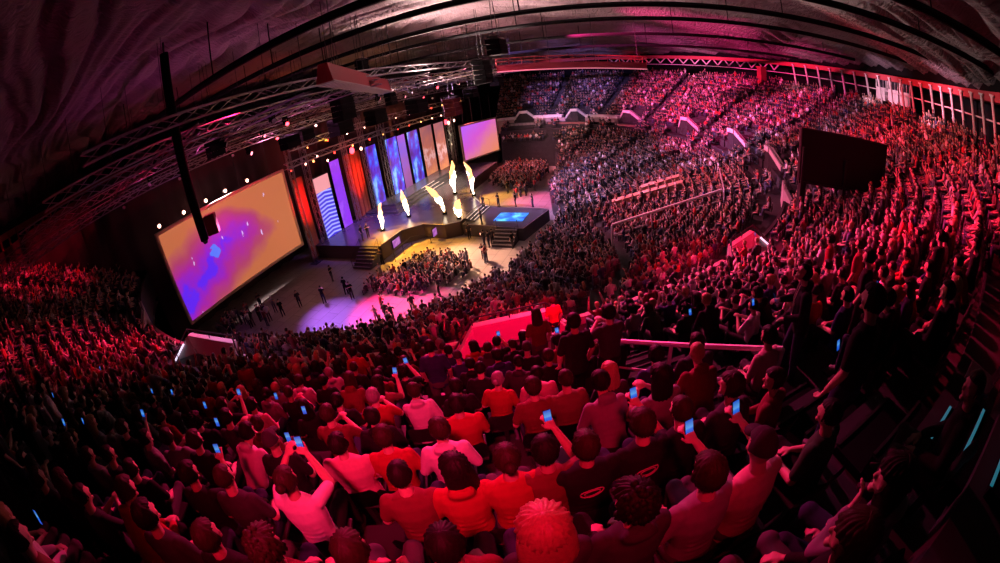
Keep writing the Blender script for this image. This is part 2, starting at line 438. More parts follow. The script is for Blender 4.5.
# three lit windows in the gallery wall
for k, psi in enumerate((66.9, 69.9, 72.9)):
    a, b = pt(47.9, psi - 1.35), pt(47.9, psi + 1.35); z0 = row_z(16) + 1.25; W = (b - a).length
    root = bpy.data.objects.new('window_%d' % (k + 1), None); C.objects.link(root); root.location = ((a + b) / 2 + Vector((0, 0, z0)))
    root.rotation_euler = (0, 0, math.atan2((b - a).y, (b - a).x)); tag(root, kind='structure')
    bm = bmesh.new()
    box(bm, (0, 0, 0.7), (W, 0.12, 1.4)); norm(bm); obj('panel', bm, M_white, root)
    bm = bmesh.new()
    for x in (-W/2 + .08, W/2 - .08): box(bm, (x, 0, 1.95), (0.16, 0.2, 1.1))
    box(bm, (0, 0, 2.55), (W, 0.2, 0.16)); box(bm, (0, 0, 1.42), (W, 0.2, 0.08))
    for x in (-W/6, W/6): box(bm, (x, 0, 1.98), (0.05, 0.1, 1.05))
    norm(bm); obj('frame', bm, M_white, root)
    bm = bmesh.new(); box(bm, (0, 0.02, 1.98), (W - .3, 0.03, 1.08)); norm(bm)
    obj('pane', bm, mat('dark_glass', (0.03, 0.03, 0.04), 0.1), root)
# far gallery lights strip, seen as small lamps near the window
# ------------------------------------------------------------------ vomitories: trapezoid hoods with splayed wings
def vomitory(psi, label, lit=True, wm=M_wallred):
    o = pt(31.75, psi, 5.75); a = rad(psi)
    root = empty('stairway_exit', o, a)          # local +Y points to the middle of the hall, X along the ring
    tag(root, label, 'stairway exit', 'stairway exits between the tiers')
    y = lambda v: v
    hw, ww, zt, ze = (1.9, 3.2, 2.9, 1.7) if psi == -16 else (1.25, 2.5, 2.75, 1.55) if psi < 60 else (.6, 2.3, 3.5, 1.9)
    bm = bmesh.new(); box(bm, (0, 0, zt/2), (2*hw, 0.25, zt))
    for s in (-1, 1):
        p = [(s*hw, -0.12, 0), (s*ww, -1.2, 0), (s*ww, -0.85, 0), (s*hw, 0.12, 0)]
        q = [(s*hw, -0.12, zt), (s*ww, -1.2, ze), (s*ww, -0.85, ze), (s*hw, 0.12, zt)]
        hexa(bm, p + q)
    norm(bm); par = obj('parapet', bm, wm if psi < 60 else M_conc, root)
    if psi > 60:
        bm = bmesh.new(); box(bm, (0, 0, zt + .0), (2*hw + .2, .5, .45))
        for s in (-1, 1):
            p = [(s*hw, .2, zt - .2), (s*ww, -.85, ze - .3), (s*ww, -1.35, ze - .3), (s*hw, -.3, zt - .2)]
            hexa(bm, p + [(x_, y_, z_ + .5) for x_, y_, z_ in p])
        norm(bm); obj('coping', bm, M_white, par)
    bm = bmesh.new(); box(bm, (0, -1.6, 0.2), (2.2, 3.0, 0.4)); 
    for k in range(4): box(bm, (0, -0.6 - k*.45, 0.5 + k*.16), (2.0, .45, .18))
    norm(bm); obj('steps', bm, M_conc, root)
    bm = bmesh.new(); box(bm, (0, -3.0, 1.1), (2.0, 0.1, 2.1)); norm(bm); obj('opening', bm, M_drape, root)
    bm = bmesh.new()
    tube(bm, [(-ww, -1.0, ze + .28), (-hw, 0, zt + .28), (hw, 0, zt + .28), (ww, -1.0, ze + .28)], 0.035, 6)
    for x in (-hw, 0, hw): tube(bm, [(x, 0, zt - .05), (x, 0, zt + .28)], 0.025, 5)
    for s in (-1, 1): tube(bm, [(s*ww, -1.0, ze - .05), (s*ww, -1.0, ze + .28)], 0.025, 5)
    norm(bm); obj('handrail', bm, M_dsteel, root)
    if lit:
        for s in (-1, 1):
            bm = bmesh.new(); A = Vector((s*(hw+.25), -0.45, zt - .30)); B = Vector((s*(ww-.1), -1.30, ze + 0.02))
            tube(bm, [A, B], 0.05, 6); norm(bm)
            so = obj('light_strip', bm, mat('strip_glow', (0.8, 0.8, 0.9), emit=(0.85, 0.75, 1.0), strength=1.3), par)
    return root
VL = {-38: 'red-lit stairway exit hood furthest round past the big left screen', -16: 'stairway exit hood with white strip lights below the big left screen',
      7.5: 'bright red stairway exit hood in front of the handrail', 29: 'red stairway exit hood on the right slope above the standing men',
      51: 'stairway exit hood hidden beside the dark screen box', 69: 'stairway exit hood just left of the dark screen box',
      87.5: 'white stairway exit hood second from the dark screen box', 106: 'white stairway exit hood between the brown boards and the far crowd',
      126: 'white stairway exit hood above the short brown board', 143: 'white stairway exit hood above the long brown board',
      159: 'white stairway exit hood above the grey gridded board'}
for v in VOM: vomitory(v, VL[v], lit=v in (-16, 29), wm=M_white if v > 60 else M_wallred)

# boards and ledge on the far parapet
def board(p0, p1, z0, z1, r, m, label, name='fascia_board', ribs=0, rib_m=None):
    a, b = pt(r, p0), pt(r, p1); c = (a + b) / 2; W = (b - a).length
    root = empty(name, (c.x, c.y, z0), math.atan2((b - a).y, (b - a).x)); tag(root, label, 'board')
    bm = bmesh.new(); box(bm, (0, 0, (z1 - z0)/2), (W, 0.14, z1 - z0)); bevel(bm, 0.02); norm(bm); obj('panel', bm, m, root)
    bm = bmesh.new()
    for x in (-W/2, W/2): box(bm, (x, 0, (z1 - z0)/2), (0.14, 0.24, z1 - z0 + .1))
    for z in (0, z1 - z0): box(bm, (0, 0, z), (W, 0.24, 0.1))
    norm(bm); obj('frame', bm, M_dsteel, root)
    if ribs:
        bm = bmesh.new()
        for k in range(ribs): box(bm, (-W/2 + W*(k+.5)/ribs, -0.0, (z1-z0)/2), (0.05, 0.2, z1 - z0))
        for k in range(1, 4): box(bm, (0, 0, (z1-z0)*k/4), (W, 0.2, 0.05))
        norm(bm); obj('grid', bm, rib_m or M_dsteel, root)
    return root
board(152.5, 165, 4.6, 7.4, 31.2, mat('grey_board', (0.32, 0.28, 0.30), 0.6), 'grey gridded board on the far parapet beside the right screen', ribs=10)
board(139, 151.5, 5.0, 7.3, 31.2, M_brown, 'long brown board on the far parapet next to the grey gridded board')
board(122, 129, 5.0, 7.3, 31.2, M_brown, 'short brown board on the far parapet right of the dark sign')
# dark sign with pale lettering strokes
rt = board(130, 138.4, 5.2, 7.3, 31.2, M_black, 'dark sign with small pale marks between two brown boards', 'dark_sign')
bm = bmesh.new()
for k, (x, w_) in enumerate(((-.9, .5), (-.3, .5), (.35, .6), (1.0, .4))): box(bm, (x, .09, 1.25), (w_, .03, .12)); box(bm, (x, .09, .95), (w_*.7, .03, .1))
norm(bm); obj('lettering', bm, mat('sign_white', (.7, .7, .8), emit=(.6, .6, .8), strength=.3), rt)
for a, b in ((147, 156), (161.5, 167.5), (129, 139.5)):
    ring_solid('trim_ledge', 31.5, 32.6, 8.0, 8.45, a, b, M_white)

def zseat(x, y):
    psi, r = psi_r(x, y)
    if r >= 31.9: return row_z(max(0, round((r - ROW0) / PITCH_R))) if r > ROW0 - .4 else 7.2
    if r >= R_CROSS: return 5.75
    if -24 <= psi <= 166 and r > front_r(psi): return zlow(r, psi)
    return 0.0
def hit(px, py, dz=0.0):
    """point of the hall's floor or tiers (raised by dz) seen through a point of the photograph"""
    d = ray(px, py); k = 0.8
    while k < 130:
        p = Vector((0, 0, CAM_Z)) + d * k
        if p.z <= zseat(p.x, p.y) + dz: return p
        k += 0.05
    return p
def at_dist(px, py, dist):
    return Vector((0, 0, CAM_Z)) + ray(px, py) * dist

# ------------------------------------------------------------------ LED pictures
def led_mat(name, kind, strength=1.0):
    m = bpy.data.materials.new(name); m.use_nodes = True; nt = m.node_tree; N = nt.nodes; L = nt.links
    b = N['Principled BSDF']; b.inputs['Base Color'].default_value = (0.02, 0.02, 0.02, 1); b.inputs['Roughness'].default_value = 0.5
    tc = N.new('ShaderNodeTexCoord'); sep = N.new('ShaderNodeSeparateXYZ'); L.new(tc.outputs['Generated'], sep.inputs[0])
    def math_(op, a, b_=None, c=None):
        n = N.new('ShaderNodeMath'); n.operation = op
        for i, v in enumerate((a, b_, c)):
            if v is None: continue
            if isinstance(v, (int, float)): n.inputs[i].default_value = v
            else: L.new(v, n.inputs[i])
        return n.outputs[0]
    def noise(scale, det=3, stretch=(1, 1, 1)):
        mp = N.new('ShaderNodeMapping'); mp.inputs['Scale'].default_value = stretch
        L.new(tc.outputs['Object'], mp.inputs[0])
        n = N.new('ShaderNodeTexNoise'); n.inputs['Scale'].default_value = scale; n.inputs['Detail'].default_value = det
        L.new(mp.outputs[0], n.inputs['Vector']); return n.outputs['Fac']
    def ramp(v, cols):
        r = N.new('ShaderNodeValToRGB'); e = r.color_ramp.elements
        while len(e) > 1: e.remove(e[-1])
        e[0].position, e[0].color = cols[0][0], (*cols[0][1], 1)
        for p, c in cols[1:]:
            q = e.new(p); q.color = (*c, 1)
        L.new(v, r.inputs[0]); return r.outputs[0]
    def mix(f, a, b_):
        n = N.new('ShaderNodeMix'); n.data_type = 'RGBA'
        if isinstance(f, float): n.inputs[0].default_value = f
        else: L.new(f, n.inputs[0])
        L.new(a, n.inputs[6])
        if isinstance(b_, tuple): n.inputs[7].default_value = (*b_, 1)
        else: L.new(b_, n.inputs[7])
        return n.outputs[2]
    x, z = sep.outputs[0], sep.outputs[2]
    if kind == 'big':
        # orange sheet with a violet patch spreading from the lower left corner
        dx = math_('SUBTRACT', x, 0.05); dz = math_('SUBTRACT', z, 0.25)
        along = math_('ADD', math_('MULTIPLY', dx, 0.80), math_('MULTIPLY', dz, 0.60))
        perp = math_('SUBTRACT', math_('MULTIPLY', dz, 0.80), math_('MULTIPLY', dx, 0.60))
        end = math_('MAXIMUM', math_('SUBTRACT', along, 0.62), 0.0)
        f = math_('ADD', math_('MULTIPLY', math_('MULTIPLY', perp, perp), 3.2), math_('ADD', math_('MULTIPLY', math_('MULTIPLY', end, end), 14.0), math_('MULTIPLY', math_('MAXIMUM', along, 0.0), 0.10)))
        f = math_('ADD', f, math_('MULTIPLY', math_('SUBTRACT', noise(0.45, 5), 0.5), 0.42))
        col = ramp(f, [(0.0, (0.12, 0.02, 0.90)), (0.035, (0.28, 0.015, 0.62)), (0.15, (0.42, 0.02, 0.32)), (0.32, (0.44, 0.05, 0.14)), (0.6, (0.56, 0.15, 0.06))])
        s = noise(1.1, 8, (1.6, 1.6, 0.55)); s = math_('GREATER_THAN', s, 0.70)
        col = mix(s, col, (0.75, 0.55, 0.95))
        q = math_('ADD', math_('MULTIPLY', math_('MULTIPLY', math_('SUBTRACT', x, 0.33), math_('SUBTRACT', x, 0.33)), 3.0), math_('MULTIPLY', math_('SUBTRACT', z, 0.52), math_('SUBTRACT', z, 0.52)))
        q = math_('ADD', q, math_('MULTIPLY', noise(1.2, 4), 0.02)); col = mix(math_('LESS_THAN', q, 0.0155), col, (0.08, 0.20, 1.0))
    elif kind == 'far':
        f = math_('ADD', math_('MULTIPLY', math_('SUBTRACT', 1.0, x), 0.5), math_('MULTIPLY', z, 0.5)); f = math_('ADD', f, math_('MULTIPLY', math_('SUBTRACT', noise(0.4, 3), 0.5), 0.3))
        col = ramp(f, [(0.0, (0.85, 0.25, 0.12)), (0.35, (0.80, 0.22, 0.25)), (0.6, (0.70, 0.10, 0.65)), (0.9, (0.55, 0.12, 0.9))])
    elif kind == 'chevron':
        ax = math_('ABSOLUTE', math_('SUBTRACT', x, 0.5)); w_ = math_('SINE', math_('MULTIPLY', math_('ADD', z, math_('MULTIPLY', ax, 0.05)), 120.0))
        col = ramp(math_('ADD', math_('MULTIPLY', w_, 0.5), 0.5), [(0.0, (0.03, 0.02, 0.55)), (0.55, (0.06, 0.05, 0.8)), (0.85, (0.40, 0.42, 1.0))])
        col = mix(math_('GREATER_THAN', z, 0.80), col, (0.75, 0.28, 0.32))
    elif kind == 'purple':
        col = ramp(noise(0.5, 4), [(0.3, (0.30, 0.02, 0.9)), (0.55, (0.22, 0.03, 0.75)), (0.75, (0.45, 0.12, 1.0))])
    elif kind == 'blue':
        col = ramp(noise(0.62, 7, (1, 1, 0.6)), [(0.38, (0.09, 0.01, 0.22)), (0.48, (0.12, 0.02, 0.62)), (0.55, (0.05, 0.12, 0.95)), (0.64, (0.30, 0.60, 1.0)), (0.72, (0.2, 0.04, 0.45))])
    elif kind == 'dusk':
        f = math_('ADD', math_('MULTIPLY', z, 0.7), math_('MULTIPLY', noise(0.6, 4), 0.5))
        col = ramp(f, [(0.15, (0.25, 0.07, 0.16)), (0.5, (0.32, 0.08, 0.38)), (0.8, (0.20, 0.08, 0.65)), (1.0, (0.30, 0.06, 0.55))])
    elif kind == 'orange':
        f = math_('ADD', math_('MULTIPLY', z, 0.6), math_('MULTIPLY', noise(0.7, 5), 0.6))
        col = ramp(f, [(0.2, (0.90, 0.32, 0.12)), (0.45, (0.60, 0.16, 0.12)), (0.55, (0.85, 0.45, 0.45)), (0.62, (0.55, 0.15, 0.10)), (0.95, (0.30, 0.10, 0.14))])
    elif kind == 'floorblue':
        col = ramp(noise(0.8, 6), [(0.35, (0.0, 0.03, 0.5)), (0.5, (0.02, 0.25, 1.0)), (0.62, (0.15, 0.75, 1.0)), (0.7, (0.5, 0.9, 1.0))])
    elif kind == 'fold':
        col = ramp(noise(3.0, 3), [(0.4, (0.5, 0.1, 0.6)), (0.6, (0.8, 0.3, 0.8))])
    elif kind == 'phone':
        col = ramp(z, [(0.0, (0.01, 0.08, 0.65)), (0.45, (0.02, 0.18, 0.95)), (0.55, (0.12, 0.45, 1.0)), (1.0, (0.01, 0.10, 0.7))])
    L.new(col, b.inputs['Emission Color']); b.inputs['Emission Strength'].default_value = strength
    return m

def at_stage(name, t, s, z, label=None, cat=None, group=None):
    o = empty(name, st(t, s, z), STAGE_ANG)     # local X along the stage, local -Y towards the seats
    if label: tag(o, label, cat, group)
    return o
# big screens
def big_screen(pos, ang, W, Hh, kind, label, tilt=0.0, strength=1.0):
    root = empty('projection_screen', pos, ang); tag(root, label, 'screen')
    root.rotation_euler = (tilt, 0, ang)
    bm = bmesh.new(); box(bm, (0, -0.06, 0), (W, 0.05, Hh)); norm(bm); obj('screen_surface', bm, led_mat('screen_' + kind, kind, strength), root)
    bm = bmesh.new()
    for s in (-1, 1): box(bm, (s*(W/2+.14), 0, 0), (0.28, 0.3, Hh + .56)); box(bm, (0, 0, s*(Hh/2+.14)), (W + .02, 0.3, 0.28))
    bevel(bm, 0.02); norm(bm); obj('frame', bm, mat('gold_frame', (0.55, 0.40, 0.28), 0.5), root)
    bm = bmesh.new()
    box(bm, (0, 0.25, 0), (W, 0.05, Hh)); norm(bm); obj('backing', bm, M_black, root)
    for x in (-W*.4, -W*.14, W*.14, W*.4):
        bm = bmesh.new(); tube(bm, [(x, 0.1, Hh/2), (x, 0.1, Hh/2 + 4.6)], 0.03, 5); norm(bm); obj('suspension_cable', bm, M_dsteel, root)
    return root
big_screen(st(-17.6, 0, 7.0), STAGE_ANG, 15.8, 8.2, 'big', 'huge tilted-looking projection screen at left showing an orange and violet picture', strength=0.95)
A = at_dist(463, 146, 70); B = at_dist(496.5, 132, 76)
big_screen((A + B) / 2 + Vector((0, 0, 0.0)), math.atan2((B-A).y, (B-A).x), (B-A).length, 5.8, 'far', 'far projection screen right of the flames, pink and orange', strength=1.0)

# LED columns of the set
COLS = [(-5.7, -3.1, 0.0, 8.9, 'chevron', 1.2, 'blue and white striped LED panel beside the red truss tower'),
        (-2.5, -0.8, 0.0, 10.0, 'purple', 1.1, 'plain violet LED panel, second of the set from the big screen'),
        (4.6, 6.9, 1.5, 10.0, 'blue', 1.1, 'tall blue LED panel right of the wide red-lit gap'),
        (9.2, 12.0, 1.5, 10.0, 'blue', 1.3, 'bright pale blue LED panel in the middle of the set'),
        (12.2, 14.2, 1.5, 9.9, 'dusk', 1.2, 'dim violet LED panel between two blue pictures'),
        (14.9, 17.9, 1.5, 9.9, 'blue', 1.0, 'LED panel with blue flashes, between two dark gaps'),
        (18.7, 22.4, 1.5, 9.9, 'orange', 0.95, 'orange LED panel left of the last dark gap'),
        (23.2, 26.6, 1.5, 9.8, 'orange', 1.2, 'orange LED panel behind the two tall flames')]
for t0, t1, z0, z1, k, s_, lab in COLS:
    W, Hh = t1 - t0, z1 - z0
    root = at_stage('led_panel', (t0 + t1)/2, 0.1, (z0 + z1)/2, lab, 'screen', 'LED panels of the stage set')
    bm = bmesh.new(); box(bm, (0, -0.08, 0), (W, 0.06, Hh)); norm(bm); obj('display', bm, led_mat('led_' + k, k, s_), root)
    bm = bmesh.new()
    for s in (-1, 1): box(bm, (s*(W/2+.05), 0, 0), (0.1, 0.26, Hh + .1)); box(bm, (0, 0, s*(Hh/2+.05)), (W, 0.26, 0.1))
    box(bm, (0, 0.12, 0), (W, 0.08, Hh)); norm(bm); obj('housing', bm, M_black, root)

# red-lit wide gap behind a lattice, and the truss towers
def tower(t, s, z1, label, size=0.5, m=M_steel):
    bm = bmesh.new(); truss_bm(bm, (0, 0, 0.1), (0, 0, z1), size, 0.8, 0.04); norm(bm)
    root = at_stage('truss_tower', t, s, 0, label, 'truss', 'truss towers of the stage')
    obj('lattice', bm, m, root)
    bm = bmesh.new(); box(bm, (0, 0, 0.05), (1.1, 1.1, 0.1)); bevel(bm, .02); norm(bm); obj('base_plate', bm, M_dsteel, root)
    bm = bmesh.new(); box(bm, (0, 0, z1 + .1), (size + .2, size + .2, 0.3)); bevel(bm, .03); norm(bm); obj('head_block', bm, M_dsteel, root)
tower(-8.6, 0.3, 14.5, 'truss tower against the right edge of the big screen'); tower(-6.6, 0.6, 14.5, 'red-lit truss tower left of the striped panel', 0.6)
tower(0.1, 0.6, 14.5, 'truss tower right of the violet panel'); tower(3.8, 0.6, 14.5, 'truss tower at the right side of the red-lit gap')
tower(8.0, 0.7, 14.0, 'truss tower between the two blue panels', 0.8); tower(27.3, 0.8, 14.0, 'truss tower behind the two tall flames', 0.8)
tower(29.3, 0.4, 14.0, 'truss tower left of the far screen', 0.6)
bm = bmesh.new(); box(bm, (0, 0, 5), (3.2, 0.1, 10.0)); 
for x in (-1.2, -.4, .4, 1.2): box(bm, (x, -.1, 5), (.12, .12, 10))
norm(bm); r_ = at_stage('backdrop_panel', 1.9, 0.0, 0, 'red-lit orange-brown backdrop panel between two truss towers', 'panel')
obj('board', bm, mat('rust_board', (0.45, 0.12, 0.06), 0.6, noise=0.7, scale=1.2), r_)
bm = bmesh.new(); box(bm, (0, 0, 5), (1.6, 0.1, 9.5)); norm(bm)
r_ = at_stage('backdrop_panel', -7.6, -0.3, 0, 'red-lit backdrop strip beside the big screen', 'panel'); obj('board', bm, MATS['rust_board'], r_)
for t, s, c, e in ((1.9, 2.2, RED, 2500), (-7.4, 2.0, RED, 2500), (26, 2.5, WARM, 2500), (-12, 2, (1, .05, .05), 800)):
    spot('set_uplight', st(t, s, 1.8), st(t, 0, 7), c, e, 50)

# ------------------------------------------------------------------ stage, thrust and platform
DECK = [(-7.5, -1.5), (-7.5, 9.4), (-3.5, 9.4), (-1.7, 11.2), (-1.9, 14.0), (-0.9, 15.4), (5.0, 15.3), (9.5, 11.8), (16, 9.4), (27.5, 9.0), (27.5, -1.5)]
M_deck = mat('deck_gloss', (0.10, 0.095, 0.11), 0.22, noise=0.3, scale=1.0)
root = empty('stage_deck', st(8, 4, 0)); tag(root, 'main stage deck in front of the LED panels, with a dark skirt', 'stage')
off = st(8, 4, 0)
bm = bmesh.new(); prism(bm, [(st(t, s) - off).xy for t, s in DECK], 1.5, 1.62); norm(bm); obj('deck', bm, M_deck, root)
bm = bmesh.new(); prism(bm, [(st(*(Vector((8, 4)) + (Vector(p) - Vector((8, 4))) * 0.992)) - off).xy for p in DECK], 0, 1.5); norm(bm)
obj('skirt', bm, mat('skirt', (0.09, 0.07, 0.06), 0.7), root)
bm = bmesh.new()
for p, q in zip(DECK[1:10], DECK[2:10]):
    a, b = st(*p, 1.66) - off, st(*q, 1.66) - off; tube(bm, [a, b], 0.05, 5)
norm(bm); obj('edge_trim', bm, M_steel, root)
# raised inner level with bright nosings
root = empty('stage_riser', st(10, 2.6, 1.62), STAGE_ANG); tag(root, 'raised inner level of the stage with bright step edges', 'stage')
bm = bmesh.new()
for k in range(3): box(bm, (2, -0.2 - .0, 0.12 + .24*k), (20 - 1.4*k, 5.2 - 1.2*k, 0.24))
norm(bm); obj('steps', bm, M_deck, root)
bm = bmesh.new()
for k in range(3):
    y = -0.2 - (5.2 - 1.2*k)/2 - .02; box(bm, (2, y, 0.22 + .24*k), (5 - .6*k, .05, .05))
norm(bm); obj('nosing', bm, mat('nosing_glow', (.8, .7, .7), emit=(1, .75, .7), strength=0.5), root)
# platform (thrust end)
PL = [(-0.9, 15.6), (-1.9, 22.6), (3.8, 23.8), (5.0, 15.6)]
off = st(1, 19, 0); root = empty('playing_platform', off); tag(root, 'low dark platform with a glowing blue floor picture', 'stage')
bm = bmesh.new(); prism(bm, [(st(*p) - off).xy for p in PL], 0, 1.3); norm(bm); obj('platform_body', bm, M_deck, root)
bm = bmesh.new(); box(bm, (0, 0, 0), (2.4, 3.2, 0.06)); norm(bm)
o = obj('floor_display', bm, led_mat('led_floorblue', 'floorblue', 1.2), root, loc=st(1.3, 20.3, 1.34) - off); o.rotation_euler = (0, 0, STAGE_ANG)
bm = bmesh.new()
for p, q in zip(PL, PL[1:] + PL[:1]): tube(bm, [st(*p, 1.33) - off, st(*q, 1.33) - off], 0.04, 5)
norm(bm); obj('edge_trim', bm, M_steel, root)
# flights of steps
def steps(t, s, n, W, rise, run, dirv, label, glow=False, z0=0.0):
    """n steps that rise along dirv (radians in plan)"""
    root = empty('stage_steps', st(t, s, z0), dirv); tag(root, label, 'steps', 'steps around the stage')
    bm = bmesh.new()
    for k in range(n): box(bm, (run*(k+.5), 0, rise*(k+1)/2), (run, W, rise*(k+1)))
    norm(bm); tr_ = obj('treads', bm, M_deck, root)
    bm = bmesh.new()
    for k in range(n): box(bm, (run*k + .02, 0, rise*(k+1)), (.05, W, .05))
    norm(bm); obj('nosing', bm, MATS['nosing_glow'] if glow else M_steel, tr_)
    for y in (-W/2, W/2): bm = bmesh.new(); tube(bm, [(0, y, .1), (0, y, 1.0), (run*n, y, rise*n + .95), (run*n, y, rise*n)], .025, 5); norm(bm); obj('handrail', bm, M_dsteel, root)
U = math.atan2(-N2.y, -N2.x)
steps(-9.5, 8.0, 6, 2.4, .25, .33, STAGE_ANG, 'dark flight of steps at the left end of the stage front')
steps(-3.6, 20.9, 5, 2.2, .25, .36, STAGE_ANG, 'small flight of steps up the near side of the blue-floored platform')
steps(2.2, 16.6, 3, 4.6, .12, .4, U, 'bright-edged steps from the platform up to the stage', True, 1.3)
# two small monitors in the stage front
for t, s, lab in ((-4.9, 9.47, 'small pink monitor in the stage front near the left steps'), (-1.90, 12.7, 'small pink monitor in the stage front below a flame')):
    ang = STAGE_ANG if t < -1 else STAGE_ANG + math.pi/2
    root = empty('monitor', st(t, s, 0.9), ang); tag(root, lab, 'monitor')
    sg = -1 if t < -1 else 1
    bm = bmesh.new(); box(bm, (0, 0, 0), (1.5, .12, .95)); bevel(bm, .02); norm(bm); obj('casing', bm, M_black, root)
    bm = bmesh.new(); box(bm, (0, -.07, 0), (1.35, .02, .8)); box(bm, (0, .07, 0), (1.35, .02, .8)); norm(bm); obj('display', bm, led_mat('led_fold', 'fold', 0.7), root)
# crowd barrier between stage and floor seats
def barrier(a, b, label, h=1.05, post=2.0, m=M_dsteel, name='crowd_barrier', r=.035):
    a, b = Vector(a), Vector(b); L = (b - a).length; root = empty(name, a); tag(root, label, 'barrier' if name == 'crowd_barrier' else 'handrail')
    bm = bmesh.new(); up = Vector((0, 0, h)); tube(bm, [up, b - a + up], r, 6); norm(bm); obj('top_rail', bm, m, root)
    bm = bmesh.new(); u2 = Vector((0, 0, h*.5)); tube(bm, [u2, b - a + u2], r*.6, 5); norm(bm); obj('mid_rail', bm, m, root)
    n = max(1, round(L / post))
    for k in range(n + 1):
        p = (b - a) * k / n; bm = bmesh.new(); tube(bm, [p, p + up], r*.9, 6); box(bm, p + Vector((0, 0, .02)), (.14, .14, .04)); norm(bm); obj('post', bm, m, root)
    return root
barrier(st(-7.5, 10.9), st(-3.9, 10.7), 'thin dark barrier along the yellow-lit floor near the left steps'); barrier(st(-3.9, 10.7), st(-3.0, 12.6), 'short dark barrier at the bend of the stage front')

# ------------------------------------------------------------------ flames
def flame(t, s, z, h, lean, wid, label, seed):
    rnd = random.Random(seed); root = empty('stage_flame', st(t, s, z)); tag(root, label, 'flame', 'flame jets on the stage')
    def jet(h_, w_, ln, n=12):
        bm = bmesh.new(); path, rs = [], []
        for k in range(n):
            u = k / (n - 1); x = ln * u ** 1.7 + .16 * math.sin(u * 9 + seed) * u; y = .18 * math.sin(u * 7 + seed * 2) * u
            q = D2 * x; path.append((q.x + N2.x * y, q.y + N2.y * y, .1 + h_ * u)); rs.append(max(.02, w_ * (0.12 + 1.15 * u ** .8) * (1 - u ** 5) * (0.75 + .5 * rnd.random())))
        tube(bm, path, rs, 10); norm(bm); return bm
    o = obj('flame_body', jet(h, wid, lean), FL_M, root, smooth=True)
    obj('flame_core', jet(h * .72, wid * 1.08, lean * .62), FL_C, root, smooth=True)
    bm = bmesh.new(); box(bm, (0, 0, .12), (.5, .4, .24)); bevel(bm, .03); tube(bm, [(0, 0, .2), (0, 0, .36)], .08, 8); norm(bm); obj('burner', bm, M_black, root)
    l = bpy.data.lights.new('flame_light', 'POINT'); l.color = (1, .5, .15); l.energy = 260; l.shadow_soft_size = .5
    lo = bpy.data.objects.new('flame_light', l); C.objects.link(lo); lo.location = st(t, s + .2, z + h * .6)
FL_M = mat('flame_orange', (1, .5, .2), emit=(1.0, 0.52, 0.20), strength=2.0)
FL_C = mat('flame_white', (1, .9, .6), emit=(1.0, 0.84, 0.60), strength=5)
for k, (x0, y0, x1, y1, w_, lab) in enumerate(((383, 231, 381, 203, .28, 'slim flame jet nearest the left steps'), (409, 217, 400, 191, .33, 'second flame jet, leaning left'),
        (445, 214, 426, 187, .36, 'widest leaning flame jet, curling far to the left'), (459, 219, 459, 200, .45, 'short thick flame jet beside the bright-edged steps'),
        (455, 194, 451, 161, .42, 'tall white flame jet at the back left of the pair'), (474, 196, 465, 162, .34, 'tall curling flame jet at the back right of the pair'))):
    d = ray(x0, y0); kk = (1.62 - CAM_Z) / d.z; p = Vector((0, 0, CAM_Z)) + d * kk; q = p.xy - P0; t, s = q.dot(D2), q.dot(N2)
    # height and lean from the tip
    best = None
    for hh in [1.5 + .1*v_ for v_ in range(50)]:
        for ln in [-3.5 + .1*v_ for v_ in range(55)]:
            e = proj(st(t + ln, s, 1.62 + hh)); c = (e[0] - x1) ** 2 + (e[1] - y1) ** 2
            if best is None or c < best[0]: best = (c, hh, ln)
    flame(t, s, 1.62, best[1], best[2], w_, lab, k + 3)

# ------------------------------------------------------------------ rigging over the stage
def rig(a, b, label, size=.5, m=M_steel, drops=4):
    a, b = Vector(a), Vector(b); root = empty('lighting_truss', a); tag(root, label, 'truss', 'flown trusses over the stage')
    bm = bmesh.new(); truss_bm(bm, (0, 0, 0), b - a, size, 1.1, .04); norm(bm); obj('lattice', bm, m, root)
    for k in range(drops):
        bm = bmesh.new(); p = (b - a) * ((k + .5) / drops); tube(bm, [p + Vector((0, 0, size/2)), p + Vector((0, 0, 22.0 - a.z))], .02, 4)
        norm(bm); obj('suspension_cable', bm, M_dsteel, root)
for k, (s, z) in enumerate(((-2.5, 15.6), (1.0, 16.4), (4.5, 15.4), (8.0, 16.9), (12.0, 17.4), (17, 18.0))):
    rig(st(-44 + 2*k, s, z), st(36 - k, s, z), 'long truss flown along the stage, %s from the curtain' % ('first', 'second', 'third', 'fourth', 'fifth', 'outermost')[k], drops=7)
# two trusses along the top of the set, hung with small lamps
rig(st(-10, 1.3, 11.6), st(31, 1.3, 11.2), 'lower truss along the top of the LED panels', .6, drops=6)
rig(st(-10, 2.6, 13.4), st(31, 2.6, 13.0), 'upper truss above the top of the LED panels', .6, drops=6)
for k, t in enumerate((-28, -21, -14, -7, 0, 7, 14, 21, 28)):
    rig(st(t, -3, 15.9 + .1*(k % 3)), st(t, 18, 17.2), 'cross truss over the %s' % ('far left floor', 'left half of the big screen', 'middle of the big screen', 'red-lit tower', 'violet panel', 'tower between the blue panels', 'dim violet panel', 'orange panels', 'tall flames')[k], .4, drops=3)

